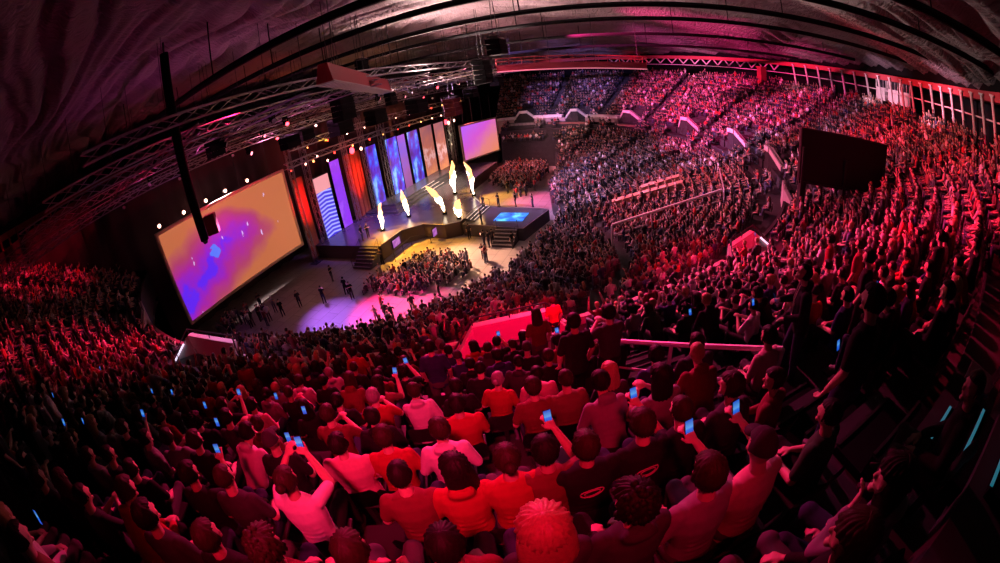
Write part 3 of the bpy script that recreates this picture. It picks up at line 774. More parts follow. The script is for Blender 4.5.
def lamp_proto():
    root = empty('moving_head_lamp', (0, 0, 0))
    bm = bmesh.new(); box(bm, (0, 0, -.1), (.42, .34, .2)); bevel(bm, .03); norm(bm); obj('base', bm, M_black, root)
    bm = bmesh.new()
    for s in (-1, 1): box(bm, (s*.22, 0, -.42), (.05, .16, .5))
    box(bm, (0, 0, -.2), (.46, .16, .05)); norm(bm); obj('yoke', bm, M_black, root)
    bm = bmesh.new(); tube(bm, [(0, .2, -.45), (0, 0, -.52), (0, -.28, -.66)], [.13, .19, .2], 12); norm(bm); hd_ = obj('head', bm, M_black, root, smooth=False)
    bm = bmesh.new(); tube(bm, [(0, -.28, -.66), (0, -.31, -.675)], [.17, .17], 12); norm(bm); obj('lens', bm, mat('lens', (.5, .5, .55), .1), hd_)
    return root
lp = lamp_proto(); first = True
LIT = [mat('lens_pink', (1, .5, .6), emit=(1, .25, .35), strength=3), mat('lens_white', (1, .9, .9), emit=(1, .6, .6), strength=3), mat('lens_red', (1, .1, .1), emit=(1, .05, .08), strength=8)]
trn = ('first', 'second', 'third', 'fourth', 'fifth', 'outermost')
for k, (s, z) in enumerate(((-2.5, 15.6), (1.0, 16.4), (4.5, 15.4), (8.0, 16.9), (12.0, 17.4))):
    for j in range(9):
        t = -27 + 2*k + j * 6.6; lab = 'moving head lamp on the %s long truss, number %s from its left end' % (trn[k], ('one', 'two', 'three', 'four', 'five', 'six', 'seven', 'eight', 'nine')[j])
        o = lp if first else dup(lp); first = False
        if random.random() < .32 and k < 4:
            for c_ in [g_ for h_ in o.children for g_ in h_.children]:
                if c_.name.startswith('lens'): c_.material_slots[0].link = 'OBJECT'; c_.material_slots[0].material = random.choice(LIT)
        tag(o, lab, 'stage lamp', 'moving head lamps on the trusses'); o.location = st(t, s, z - .3); o.rotation_euler = (0, 0, STAGE_ANG + random.uniform(-1, 1))

# glowing red lamps along the top of the big screen, and the big red beams of the set
def glow_lamp(p, r, m, label):
    root = empty('glowing_lamp', p, STAGE_ANG); tag(root, label, 'stage lamp', 'lit stage lamps')
    bm = bmesh.new(); tube(bm, [(0, .35, 0), (0, 0, 0)], [r*.7, r*1.15], 12); norm(bm); obj('can', bm, M_black, root)
    bm = bmesh.new(); bmesh.ops.create_uvsphere(bm, u_segments=12, v_segments=8, radius=r, matrix=Matrix.Translation((0, -.03, 0)) @ Matrix.Diagonal((1, .5, 1, 1))); norm(bm)
    obj('lens', bm, m, root, smooth=True)
GW = mat('glow_warm', (1, .8, .7), emit=(1, .45, .35), strength=7); GR = mat('glow_red', (1, .1, .1), emit=(1, .03, .05), strength=9); GH = mat('glow_halo', (1, .1, .1), emit=(1, .02, .05), strength=2.5)
for j, t in enumerate((-25.2, -22.4, -19.8, -17.4, -14.6)):
    glow_lamp(st(t, .4, 11.85), .17, GW, 'small glowing lamp on top of the big screen, %s from its left corner' % ('first', 'second', 'third', 'fourth', 'fifth')[j])
for t, z, m, r, lab in ((1.1, 10.4, GR, .42, 'large red lamp above the red-lit gap'), (2.9, 10.2, GW, .22, 'white-hot lamp right of the large red one'), (27.2, 9.3, GW, .32, 'white-hot lamp on the tower behind the tall flames'),
        (26.2, 9.6, GR, .45, 'red lamp on the tower behind the tall flames'), (29.4, 9.4, GW, .25, 'white-hot lamp beside the far screen'), (-4.9, 11.3, GW, .13, 'tiny lamp above the striped panel'), (-6.9, 11.0, GW, .13, 'tiny lamp above the red-lit tower'), (-3.4, 10.4, GW, .14, 'tiny lamp above the violet panel')):
    glow_lamp(st(t, 1.0, z), r, m, lab)

rs = random.Random(4); SM = [mat('lamp_orange', (1, .5, .2), emit=(1, .35, .10), strength=5), mat('lamp_red_small', (1, .1, .1), emit=(1, .04, .03), strength=6), GW]
for j in range(24):
    t = -9.5 + j*1.68; z = (11.15, 12.95)[j % 2]
    glow_lamp(st(t + rs.uniform(-.3, .3), (1.6, 2.9)[j % 2], z - .1), rs.uniform(.08, .14), rs.choice(SM), 'tiny lit lamp on the %s truss over the LED panels, number %d from the left' % (('lower', 'upper')[j % 2], j//2 + 1))
def speaker(px, py, dist, w_, n, bh, label, rz=None, red=False):
    p = at_dist(px, py, dist); root = empty('speaker_array', p, STAGE_ANG if rz is None else rz); tag(root, label, 'speaker', 'flown loudspeakers')
    for k in range(n):
        bm = bmesh.new(); box(bm, (0, 0, 0), (w_, w_*.7, bh*.94)); bevel(bm, .03); norm(bm)
        o = obj('cabinet', bm, mat('speaker_red', (0.10, 0.01, 0.015), .7) if red else M_black, root, loc=(0, .02*(k - n/2)**2, (n/2 - k - .5)*bh)); o.rotation_euler = ((k - n/2) * -.04, 0, 0)
    bm = bmesh.new(); box(bm, (0, 0, n*bh/2 + .12), (w_, w_*.5, .1))
    for s in (-1, 1): tube(bm, [(s*w_*.35, 0, n*bh/2 + .1), (s*w_*.1, 0, 22.5 - p.z)], .025, 4)
    norm(bm); obj('bumper', bm, M_dsteel, root)
speaker(343, 107, 34, 1.7, 5, .46, 'tall black loudspeaker array under the red hanging box'); speaker(483, 72, 36, 1.6, 5, .42, 'black loudspeaker array at the left end of the red catwalk')
speaker(215, 148, 32, 1.3, 3, .45, 'square black loudspeaker right of the hanging mast'); speaker(290, 142, 36, 1.6, 2, .55, 'black loudspeaker pair above the big screen right corner')
speaker(305, 135, 38, 1.5, 2, .5, 'black loudspeaker pair above the striped panel'); speaker(341, 127, 40, 2.1, 3, .5, 'broad black loudspeaker block below the tall array')
speaker(376, 117, 42, 2.0, 3, .5, 'black loudspeaker block above the second blue panel'); speaker(391, 99, 38, 1.0, 3, .4, 'small black loudspeaker right of the red hanging box tip')
speaker(417, 106, 44, 2.1, 3, .5, 'black loudspeaker block above the orange panels'); speaker(453, 107, 46, 1.9, 4, .5, 'dark red loudspeaker block above the tall flames', red=True)
speaker(471, 93, 46, 1.6, 2, .5, 'small black loudspeaker left of the far screen'); speaker(497, 82, 46, 1.5, 2, .5, 'small black loudspeaker under the red catwalk'); speaker(362, 66, 30, .9, 2, .4, 'small black loudspeaker near the roof cloth')
speaker(497, 47, 26, 1.3, 3, .35, 'black loudspeaker near the roof above the catwalk')

# hanging mast with a small box at its foot
p = at_dist(205, 240, 21.4); root = empty('hanging_mast', p, .4); tag(root, 'long black mast hanging from the roof in front of the big screen', 'mast')
bm = bmesh.new(); tube(bm, [(0, 0, 0), (0, 0, 2), (0, 0, 6), (0, 0, 9.6)], [.24, .25, .27, .25], 10); norm(bm); obj('cloth_sleeve', bm, M_drape, root, smooth=True)
bm = bmesh.new(); tube(bm, [(0, 0, -.18), (0, 0, 0)], [.1, .2], 10); norm(bm); obj('mast_end', bm, M_dsteel, root)
bm = bmesh.new(); tube(bm, [(0, 0, 9.5), (0, 0, 10.2)], .06, 6); norm(bm); obj('suspension_rod', bm, M_dsteel, root)
bm = bmesh.new(); box(bm, (.62, 0, .62), (.62, .5, 1.0)); bevel(bm, .04); tube(bm, [(.1, 0, 1.0), (.4, 0, 1.0)], .04, 6); norm(bm)
obj('loudspeaker', bm, MATS['speaker_red'], root)

# red hanging box with a slatted white underside
a, b = at_dist(324, 77, 22), at_dist(386, 89, 37); root = empty('hanging_light_box', a); tag(root, 'long red box with slatted white underside hanging under the roof', 'light box')
d = (b - a); L = d.length; e = d.normalized(); x = e.cross(Vector((0, 0, 1))).normalized(); y = x.cross(e)
def bar8(o_, e_, L_, x_, w0, y_, h0, h1): 
    return [o_ - x_*w0 + y_*h0, o_ + x_*w0 + y_*h0, o_ + e_*L_ + x_*w0 + y_*h0, o_ + e_*L_ - x_*w0 + y_*h0, o_ - x_*w0*.55 + y_*h1, o_ + x_*w0*.55 + y_*h1, o_ + e_*L_ + x_*w0*.55 + y_*h1, o_ + e_*L_ - x_*w0*.55 + y_*h1]
bm = bmesh.new(); hexa(bm, bar8(Vector(), e, L, x, .48, y, -.3, .75)); norm(bm); obj('housing', bm, M_redpaint, root)
bm = bmesh.new()
for k in range(26): q = e*(L*(k+.5)/26) - y*.32; hexa(bm, [q + x*sx*.47 + e*se*.16 + y*sz for sz in (-.05, .05) for sx, se in ((-1, -1), (1, -1), (1, 1), (-1, 1))])
for s in (-1, 1): tube(bm, [x*s*.48 - y*.33, e*L + x*s*.48 - y*.33], .07, 5)
norm(bm); obj('slats', bm, mat('slat_white', (.5, .45, .44), .5, emit=(1, .6, .6), strength=.03), root)
for k in (.1, .5, .9):
    for s in (-1, 1):
        bm = bmesh.new(); q = e*L*k + x*s*.2 + y*.72; tube(bm, [q, Vector((q.x, q.y, 22.5 - a.z))], .02, 4); norm(bm); obj('suspension_cable', bm, M_dsteel, root)
# red catwalk
a, b = at_dist(497, 69, 43), at_dist(645, 66, 45); root = empty('hanging_catwalk', a); tag(root, 'long dark red catwalk hanging in front of the upper far seats', 'catwalk')
d = b - a; L = d.length; e = Vector((d.x, d.y, 0)).normalized(); x = Vector((e.y, -e.x, 0)); z_ = Vector((0, 0, 1))
def slab(bm, o_, w_, h0, h1): hexa(bm, [o_ - x*w_ + z_*h0, o_ + x*w_ + z_*h0, o_ + d + x*w_ + z_*h0, o_ + d - x*w_ + z_*h0, o_ - x*w_ + z_*h1, o_ + x*w_ + z_*h1, o_ + d + x*w_ + z_*h1, o_ + d - x*w_ + z_*h1])
bm = bmesh.new(); slab(bm, Vector(), .7, -.35, .35); norm(bm); obj('girder', bm, mat('catwalk_red', (.30, .03, .06), .5), root)
bm = bmesh.new()
for h in (.7, 1.05):
    for s in (-1, 1): tube(bm, [x*s*.7 + z_*h, d + x*s*.7 + z_*h], .035, 5)
for k in range(13):
    for s in (-1, 1): q = d*(k/12) + x*s*.7; tube(bm, [q + z_*.3, q + z_*1.05], .03, 5)
norm(bm); obj('handrail', bm, M_redpaint, root)
bm = bmesh.new(); tube(bm, [x*.72 - z_*.36, d + x*.72 - z_*.36], .06, 5); norm(bm); obj('light_edge', bm, mat('edge_pink', (.8, .4, .5), emit=(1, .25, .35), strength=.5), root)
for k in (.05, .35, .65, .95):
    bm = bmesh.new(); q = d*k; tube(bm, [q + z_*.3, q + z_*(22.5 - a.z)], .03, 4); norm(bm); obj('suspension_cable', bm, M_dsteel, root)
# dark roof girders under the cloth, running across the hall
for k, (v, z, nm) in enumerate(((-26, 19.6, 'nearest'), (-19, 20.2, 'second nearest'), (-11, 20.4, 'third'), (-2, 20.6, 'fourth'), (9, 20.2, 'fifth'), (21, 19.6, 'farthest'))):
    hw = math.sqrt(50**2 - v**2); a = Vector((C0.x + D2.x*v - N2.x*hw*.95, C0.y + D2.y*v - N2.y*hw*.95, z)); b = Vector((C0.x + D2.x*v + N2.x*hw*.95, C0.y + D2.y*v + N2.y*hw*.95, z))
    root = empty('roof_girder', a); tag(root, 'dark girder hung below the roof cloth, %s to the top rows' % nm, 'girder', 'girders under the roof cloth')
    bm = bmesh.new(); tube(bm, [(0, 0, 0), (b - a)], .2, 6); norm(bm); obj('chord', bm, M_black, root)
    for j in range(7): q = (b - a)*((j+.5 + .3*math.sin(j*5 + k))/7); bm = bmesh.new(); tube(bm, [q, q + Vector((0, 0, 3.2))], .045, 4); norm(bm); obj('hanger_rod', bm, M_black, root)

# ------------------------------------------------------------------ fittings among the seats
a, b = hit(592, 338, 1.05), hit(783, 349, 1.05)
a.z = zseat(a.x, a.y); b.z = zseat(b.x, b.y)
def rail_line(px0, px1, h, label, m=M_rail, r=.035, post=1.6):
    a, b = hit(*px0, h), hit(*px1, h); a.z -= h; b.z -= h
    return barrier(a, b, label, h, post, m, 'handrail', r)
rail_line((590, 339), (783, 349), 1.05, 'long straight pale handrail in front of the standing people, sloping up to the right')
rail_line((521, 331), (586, 338), 1.05, 'short pale handrail just right of the red stairway exit')
rail_line((612, 225), (722, 190), 1.7, 'long pale rail crossing the middle of the right crowd', r=.11, post=3)
rail_line((718, 163), (724, 190), 1.0, 'steep white rail at the top end of the long pale rail', r=.07)
def desk(p0, p1, label):
    a, b = hit(*p0, .9), hit(*p1, .9); a.z -= .9; b.z -= .9
    d = b - a; a.z += .35; b.z += .35; d = b - a; root = empty('long_desk', a); tag(root, label, 'desk', 'long desks in the lower seats'); e = Vector((d.x, d.y, 0)).normalized(); x = Vector((e.y, -e.x, 0))
    bm = bmesh.new(); hexa(bm, [q + d*k_ + Vector((0, 0, h)) for h in (.82, .9) for q, k_ in ((-x*.4, 0), (x*.4, 0), (x*.4, 1), (-x*.4, 1))]); norm(bm); obj('desk_top', bm, mat('desk_beige', (.62, .42, .32), .6), root)
    bm = bmesh.new(); hexa(bm, [q + d*k_ + Vector((0, 0, h)) for h in (.1, .8) for q, k_ in ((x*.30, 0), (x*.34, 0), (x*.34, 1), (x*.30, 1))]); norm(bm); obj('modesty_panel', bm, MATS['desk_beige'], root)
    for k in range(6):
        bm = bmesh.new(); q = d*(k/5)*.96 + d*.02
        box(bm, q + Vector((0, 0, .42)), (.06, .06, .84)); norm(bm); obj('leg', bm, M_dsteel, root)
desk((612, 204), (684, 184), 'beige long desk, nearer of the two above the long pale rail'); desk((640, 190), (680, 178), 'beige long desk, farther of the two above the long pale rail')
# dark screen box seen from behind
a, b = at_dist(799, 162, 24), at_dist(884, 167, 26)
zb = 7.6; c = (a + b)/2; W = (b - a).length; root = empty('dark_screen_box', (c.x, c.y, c.z - 1.5), math.atan2((b-a).y, (b-a).x)); tag(root, 'large dark screen seen from behind on the right slope', 'screen')
bm = bmesh.new(); box(bm, (0, 0, 1.6), (W, .5, 3.0)); bevel(bm, .05); norm(bm); obj('casing', bm, mat('maroon_case', (.022, .008, .014), .7), root)
bm = bmesh.new()
for s in (-1, 0, 1): box(bm, (s*W*.47, -.1, .2), (.12, .7, 3.8 if s == -1 else 3.2))
box(bm, (0, -.28, 3.1), (W, .1, .1)); box(bm, (0, -.28, .15), (W, .1, .1)); norm(bm); obj('frame', bm, M_dsteel, root)
for s in (-1, 1): bm = bmesh.new(); tube(bm, [(s*W*.42, 0, .1), (s*W*.42, 0, -4.6)], .12, 8); norm(bm); obj('support', bm, M_dsteel, root)
DARKBOX = (c.x, c.y)
# aisle steps with cyan edge lights by the camera

# ------------------------------------------------------------------ aisles
AISLES = [-49, -27.5, 10.0, 40, 58.5, 80, 100, 120, 135.5, 151]
def aisle(psi, label, near=False):
    i0 = 2; p0 = pt(row_r(i0), psi, row_z(i0)); a = rad(psi)
    root = empty('aisle_stairs', p0, a); tag(root, label, 'stairs', 'aisle stairs of the upper tier')
    bm = bmesh.new(); bs = bmesh.new(); bd = bmesh.new()
    g = gfac(psi)
    for i in range(i0, NROWS - 1):
        for h in (0, 1):
            y = -(row_r(i) - row_r(i0) + 0.4*h) * g + 0.2*g; z = row_z(i) - row_z(i0) + .24*h - .02
            box(bm, (0, y - .2*g, z + .02), (1.15, .4*g, .2))
            box(bs, (0, y, z + .125), (1.1, .035, .02)) if not (near and row_r(i) < 43.0) else None
            if near and row_r(i) < 43.0: box(bd, (0, y, z + .125), (1.1, .035, .02))
    norm(bm); norm(bs); obj('treads', bm, M_drape if near else M_conc, root)  # near treads blackened: the dimness of this aisle is put into their colour
    if near: norm(bd); obj('nosing', bd, M_dsteel, root)
    else: bd.free()
    obj('edge_strip', bs, mat('strip_cyan', (.1, .5, .6), emit=(0.02, .32, .42), strength=.35) if near else mat('strip_pale', (.25, .22, .24), .5), root)
AL = ['aisle stairs at the far left end of the upper seats', 'aisle stairs through the dense left crowd', 'aisle stairs with glowing cyan step edges at lower right', 'aisle stairs right of the red crowd under the slanting columns',
      'aisle stairs below the three lit windows', 'aisle stairs behind the dark screen box', 'aisle stairs below the tall red pier', 'aisle stairs above the white exit hood near the short brown board', 'aisle stairs dividing the violet and magenta far crowd', 'aisle stairs beneath the red catwalk']
for p_, l_ in zip(AISLES, AL): aisle(p_, l_, near=(p_ == 10.0))

# ------------------------------------------------------------------ people: meshes
def mesh_of(bm, name):
    norm(bm); me = bpy.data.meshes.new(name); bm.to_mesh(me); bm.free(); return me
def fuse(bm, voxel, smooth=2, name='fused'):
    norm(bm); me = bpy.data.meshes.new('tmp'); bm.to_mesh(me); bm.free()
    o = bpy.data.objects.new('tmp', me); C.objects.link(o)
    m = o.modifiers.new('r', 'REMESH'); m.mode = 'VOXEL'; m.voxel_size = voxel
    if smooth: s = o.modifiers.new('s', 'SMOOTH'); s.iterations = smooth; s.factor = .5
    dg = bpy.context.evaluated_depsgraph_get(); dg.update()
    out = bpy.data.meshes.new_from_object(o.evaluated_get(dg)); out.name = name
    out.polygons.foreach_set('use_smooth', [True] * len(out.polygons))
    bpy.data.objects.remove(o); bpy.data.meshes.remove(me); return out
def loft(bm, rings, n=14):
    """rings: (centre, half width x, half depth y, tilt about x)"""
    rs = []
    for c, hx, hy, tl in rings:
        R = Matrix.Rotation(tl, 3, 'X'); c = Vector(c)
        rs.append([bm.verts.new(c + R @ Vector((hx*math.cos(2*math.pi*k/n), hy*math.sin(2*math.pi*k/n), 0))) for k in range(n)])
    for a, b in zip(rs, rs[1:]):
        for k in range(n): bm.faces.new((a[k], a[(k+1) % n], b[(k+1) % n], b[k]))
    bm.faces.new(list(reversed(rs[0]))); bm.faces.new(rs[-1])
def ball(bm, c, r, sx=1, sy=1, sz=1, seg=12, M=None):
    T = Matrix.Translation(Vector(c)) @ Matrix.Diagonal((r*sx, r*sy, r*sz, 1))
    if M is not None: T = M @ T
    bmesh.ops.create_uvsphere(bm, u_segments=seg, v_segments=max(6, seg*2//3), radius=1, matrix=T)
def limb(bm, pts, rs, n=10):
    # resample so that it tapers smoothly
    tube(bm, pts, rs, n)
    for p, r in zip(pts, rs): ball(bm, p, r*.99, seg=10)
def head_shape(v):
    """unit sphere point to a head with chin, brow and occiput (front is +Y)"""
    x, y, z = v
    X, Y, Z = x*.076, y*.094, z*.118
    if z < 0: X *= 1 - .28*(-z); Y = Y*(1 - .12*(-z)) + .012*(-z)
    if y < 0: Y *= 1.04; Z += .006
    return Vector((X, Y, Z))
def head_parts(bm, M):
    r = bmesh.ops.create_uvsphere(bm, u_segments=20, v_segments=14, radius=1)
    for v in r['verts']: v.co = M @ head_shape(v.co)
    ball(bm, (0, .098, -.012), .014, .9, 1.3, 1.6, M=M); ball(bm, (0, .092, .012), .009, .8, 1, 2.2, M=M)     # nose
    ball(bm, (0, .084, -.052), .012, 2.0, .9, .55, M=M); ball(bm, (0, .078, -.090), .022, 1.2, .9, .8, M=M)    # lips, chin
    for s in (-1, 1):
        ball(bm, (s*.032, .080, .030), .014, 1.5, .7, .5, M=M)                                                 # brow
        ball(bm, (s*.045, .060, -.025), .02, 1, .8, 1, M=M)                                                    # cheek
        ball(bm, (s*.078, -.004, -.005), .018, .35, .8, 1.5, M=M)                                              # ear
def hand(bm, w, d, up, s):
    """palm, four bent fingers and a side thumb; w wrist, d direction, up back of the hand"""
    w, d, up = Vector(w), Vector(d).normalized(), Vector(up); x = d.cross(up).normalized(); up = x.cross(d).normalized()
    for k in range(-1, 2): limb(bm, [w, w + d*.075 + x*k*.022], [.019, .018], 8)
    for k, ln in zip((-1.5, -.5, .5, 1.5), (.060, .072, .076, .064) if s > 0 else (.064, .076, .072, .060)):
        a = w + d*.085 + x*k*.02; b = a + (d*.9 - up*.35).normalized()*ln*.55; c = b + (d*.45 - up*.9).normalized()*ln*.5
        limb(bm, [a, b, c], [.0105, .0095, .008], 7)
    a = w + d*.03 + x*s*-.026; b = a + (d*.6 - x*s*.75).normalized()*.038; c = b + (d*.9 - x*s*.1 - up*.35).normalized()*.032
    limb(bm, [a, b, c], [.013, .011, .009], 7)

def figure(stand=False, lean=6, head=(0, 0), arms=None, sleeves='short', wide=1.0, step=0.0):
    L = rad(lean); hz = .93 if stand else .50
    def T(y, z, x=0.0):      # a point of the trunk: height z above the hips, leaned forward
        return Vector((x, y*math.cos(L) + z*math.sin(L), hz + z*math.cos(L) - y*math.sin(L)))
    tl = -L
    sh = [T(0, .49, s*.175*wide) for s in (-1, 1)]; nk = T(.0, .545); hd = T(.03, .70); hd0 = hd
    M = Matrix.Translation(hd) @ Matrix.Rotation(rad(head[0]), 4, 'Z') @ Matrix.Rotation(-rad(head[1]) - L*.5, 4, 'X')
    W = wide
    if arms is None:
        arms = [((s*.25, .02, -.27), (s*.10, .27, -.38)) for s in (-1, 1)]
    A = []
    for (e, w_), s_, shp in zip(arms, (-1, 1), sh):
        A.append((shp, T(e[1], .49 + e[2], e[0]), T(w_[1], .49 + w_[2], w_[0])))
    legs = []
    for s in (-1, 1):
        hp = Vector((s*.09, 0, hz))
        if stand: kn = Vector((s*.10, .03 + step*s, .50)); an = Vector((s*.11, -.02 + step*s*1.3, .09))
        else: kn = Vector((s*.13, .44, .50)); an = Vector((s*.13, .40, .09))
        legs.append((hp, kn, an))
    # skin
    b = bmesh.new()
    loft(b, [(T(0, -.06), .14*W, .09, tl), (T(0, .12), .125*W, .085, tl), (T(0, .34), .16*W, .10, tl), (T(0, .47), .165*W, .075, tl), (T(0, .53), .06, .055, tl)])
    limb(b, [T(-.01, .47), T(.01, .58), hd - Vector((0, 0, .05))], [.060, .052, .050])
    head_parts(b, M)
    for k, (a, e, w_) in enumerate(A):
        s = (-1, 1)[k]; d = (w_ - e).normalized()
        a2 = a + Vector((-.014 if a.x > 0 else .014, 0, -.022)); limb(b, [a2, (a2+e)/2, e], [.046, .044, .039]); limb(b, [e, e + (w_-e)*.35, w_], [.040, .040, .027])
        up = Vector((0, 0, 1)) if abs(d.z) < .8 else Vector((0, -1, 0)); hand(b, w_, d, up, s)
    for hp, kn, an in legs: limb(b, [hp, kn, an], [.075, .055, .04])
    body = fuse(b, .0085, 1, 'body')
    # upper garment
    b = bmesh.new()
    loft(b, [(T(0, -.10), .178*W, .128, tl), (T(0, .02), .172*W, .125, tl), (T(0, .15), .158*W, .112, tl), (T(0, .34), .187*W, .126, tl), (T(0, .45), .188*W, .105, tl), (T(0, .51), .125*W, .080, tl), (T(0, .545), .070, .066, tl)])
    for a, e, w_ in A:
        m = e if sleeves == 'long' else a + (e - a)*.78
        a2 = a + Vector((-.012 if a.x > 0 else .012, 0, -.018)); limb(b, [a2, (a2 + m)/2, m], [.063, .060, .056]);
        if sleeves == 'long': limb(b, [e, (e*.5 + w_*.5), w_*.92 + e*.08], [.056, .052, .042])
    for k in range(5):   # folds at the waist
        ball(b, T(-.10, .02 + k*.06), .03, 3.5, .7, .35)
    if sleeves == 'long':
        loft(b, [(T(-.055, .50), .095, .05, tl), (T(-.075, .56), .10, .055, tl), (T(-.07, .60), .07, .04, tl)])   # hood lying on the back
    shirt = fuse(b, .0145, 3, 'shirt')
    b = bmesh.new()
    loft(b, [(Vector((0, -.01, hz - .09)), .15*W, .125, 0), (Vector((0, 0, hz + .02)), .168*W, .13, 0), (T(0, .08), .155*W, .112, tl)])
    for hp, kn, an in legs: limb(b, [hp, (hp + kn)/2, kn, (kn + an)/2, an], [.098, .088, .070, .062, .056])
    trousers = fuse(b, .018, 2, 'trousers')
    shoes = []
    for hp, kn, an in legs:
        b = bmesh.new(); loft(b, [(an + Vector((0, .03, -.085)), .048, .115, 0), (an + Vector((0, .03, -.05)), .05, .12, 0), (an + Vector((0, .01, -.01)), .045, .075, 0), (an + Vector((0, -.01, .03)), .042, .05, 0)]); shoes.append(mesh_of(b, 'shoe'))
    hands = [A[k][2] + (A[k][2] - A[k][1]).normalized()*.09 for k in (0, 1)]
    return dict(body=body, shirt=shirt, trousers=trousers, shoes=shoes, M=M, hands=hands, T=T, lean=L)

def hair_mesh(kind):
    b = bmesh.new(); r = bmesh.ops.create_uvsphere(b, u_segments=64, v_segments=36, radius=1)
    off = {'crop': .007, 'short': .014, 'long': .018, 'bun': .012, 'curly': .028, 'cap': .012}[kind]
    low = {'crop': -.035, 'short': -.055, 'long': -.09, 'bun': -.045, 'curly': -.06, 'cap': .0}[kind]
    dele = []
    for v in b.verts:
        u = v.co.copy(); p = head_shape(u); n = u.normalized()
        az = math.atan2(u.x, u.y + .35); k = .5 + .28*math.sin(az*26 + 2.2*math.sin(u.z*5)) + .22*math.sin(az*11 + u.z*7)*math.sin(u.z*9 + 1); k *= min(1, 2.2*(1.02 - abs(u.z)))
        front = p.y > .025
        if (front and p.z < .050 + (0 if kind != 'long' else -.02)) or p.z < low: dele.append(v)
        v.co = p + n*(off*((.55 + 1.3*k) if kind != 'cap' else 1)) + Vector((0, -.002, .003))
    bmesh.ops.delete(b, geom=dele, context='VERTS')
    if kind == 'long':
        loft(b, [((0, -.012, .07), .080, .088, 0), ((0, -.022, .0), .101, .094, 0), ((0, -.034, -.07), .112, .088, 0), ((0, -.052, -.15), .116, .072, 0), ((0, -.072, -.25), .100, .050, 0), ((0, -.082, -.33), .055, .025, 0)], 16)
        for k in range(9):
            a = math.pi + math.pi*(k/8); limb(b, [(.085*math.cos(a), -.03 + .06*math.sin(a), .0), (.1*math.cos(a), -.05 + .06*math.sin(a), -.16), (.085*math.cos(a), -.07 + .05*math.sin(a), -.32)], [.016, .018, .008], 6)
    if kind == 'bun': ball(b, (0, -.125, .045), .042); ball(b, (0, -.10, .04), .035)
    if kind == 'curly':
        rr = random.Random(3)
        for k in range(46):
            u = Vector((rr.gauss(0, 1), rr.gauss(-.5, .8), rr.gauss(.4, .8))).normalized(); p = head_shape(u)
            if not (p.y > .04 and p.z < .05) and p.z > -.06: ball(b, p + u*.022, .022, seg=8)
    if kind == 'cap':
        loft(b, [((0, .10, .045), .062, .055, 0), ((0, .10, .055), .062, .055, 0)])
    return mesh_of(b, 'hair_' + kind)
HAIR = {k: hair_mesh(k) for k in ('crop', 'short', 'long', 'bun', 'curly', 'cap')}
for m_ in HAIR.values(): m_.polygons.foreach_set('use_smooth', [True]*len(m_.polygons))
R_, L_ = 1, 0
def arms(l, r): return [l, r]
lapL, lapR = ((-.25, .02, -.27), (-.10, .27, -.38)), ((.25, .02, -.27), (.10, .27, -.38))
POSES = {
    'lap': dict(),
    'lap_turn': dict(head=(28, 0), sleeves='long'),
    'clap': dict(arms=arms(((-.27, .12, -.22), (-.06, .30, -.10)), ((.27, .12, -.22), (.06, .30, -.10)))),
    'phone': dict(arms=arms(lapL, ((.27, .16, -.14), (.16, .36, .06))), head=(-8, 8)),
    'phone_up': dict(arms=arms(((-.24, .20, -.02), (-.10, .34, .17)), ((.24, .20, -.02), (.10, .34, .17))), sleeves='short'),
    'chin': dict(arms=arms(((-.18, .22, -.25), (-.05, .17, -.02)), lapR), head=(24, -8), lean=12, sleeves='long'),
    'arms_up': dict(arms=arms(((-.34, .06, .14), (-.26, .12, .38)), ((.34, .06, .14), (.26, .12, .38)))),
    'lean': dict(lean=30, arms=arms(((-.24, .16, -.26), (-.06, .38, -.22)), ((.24, .16, -.26), (.06, .38, -.22))), sleeves='long'),
    'wide': dict(wide=1.18, lean=2),
    'stand': dict(stand=True, lean=2, arms=arms(((-.24, -.02, -.27), (-.22, .08, -.50)), ((.24, -.02, -.27), (.22, .08, -.50))), step=.05),
    'stand_phone': dict(stand=True, lean=8, head=(5, -28), wide=1.08, sleeves='long', arms=arms(((-.24, .03, -.27), (-.14, .26, -.36)), ((.24, .06, -.25), (.10, .33, -.22))), step=.06),
    'stand_clap': dict(stand=True, lean=3, arms=arms(((-.27, .12, -.2), (-.06, .30, -.08)), ((.27, .12, -.2), (.06, .30, -.08))), step=.03),
}
FIG = {k: figure(**v) for k, v in POSES.items()}
SKIN = [mat('skin_%d' % i, c, .55) for i, c in enumerate(((.58, .36, .27), (.50, .30, .22), (.62, .42, .33)))]
HAIRM = {'dark': mat('hair_dark', (.012, .008, .007), .6, noise=.5, bump=.8, scale=90, spec=.18), 'brown': mat('hair_brown', (.04, .020, .013), .6, noise=.5, bump=.8, scale=90, spec=.2),
         'blonde': mat('hair_blonde', (.55, .34, .16), .5, noise=.6, scale=70, bump=.8), 'grey': mat('hair_grey', (.25, .24, .23), .6)}
def cl(n, c): return mat('cloth_' + n, c, .85, noise=.25, scale=30, spec=.15)
CLOTH = {'black': cl('black', (.016, .015, .017)), 'charcoal': cl('charcoal', (.05, .048, .052)), 'grey': cl('grey', (.26, .25, .26)), 'white': cl('white', (.74, .72, .72)),
         'red': cl('red', (.42, .02, .04)), 'navy': cl('navy', (.03, .04, .12)), 'maroon': cl('maroon', (.19, .03, .04)), 'pale pink': cl('pink', (.68, .36, .38)), 'green': cl('green', (.05, .12, .05)), 'brown': cl('brown', (.22, .10, .07))}
TRO = [cl('jeans', (.03, .04, .08)), cl('trouser_black', (.015, .015, .017)), cl('trouser_grey', (.10, .10, .10))]
M_shoe = mat('shoe', (.05, .05, .05), .6)

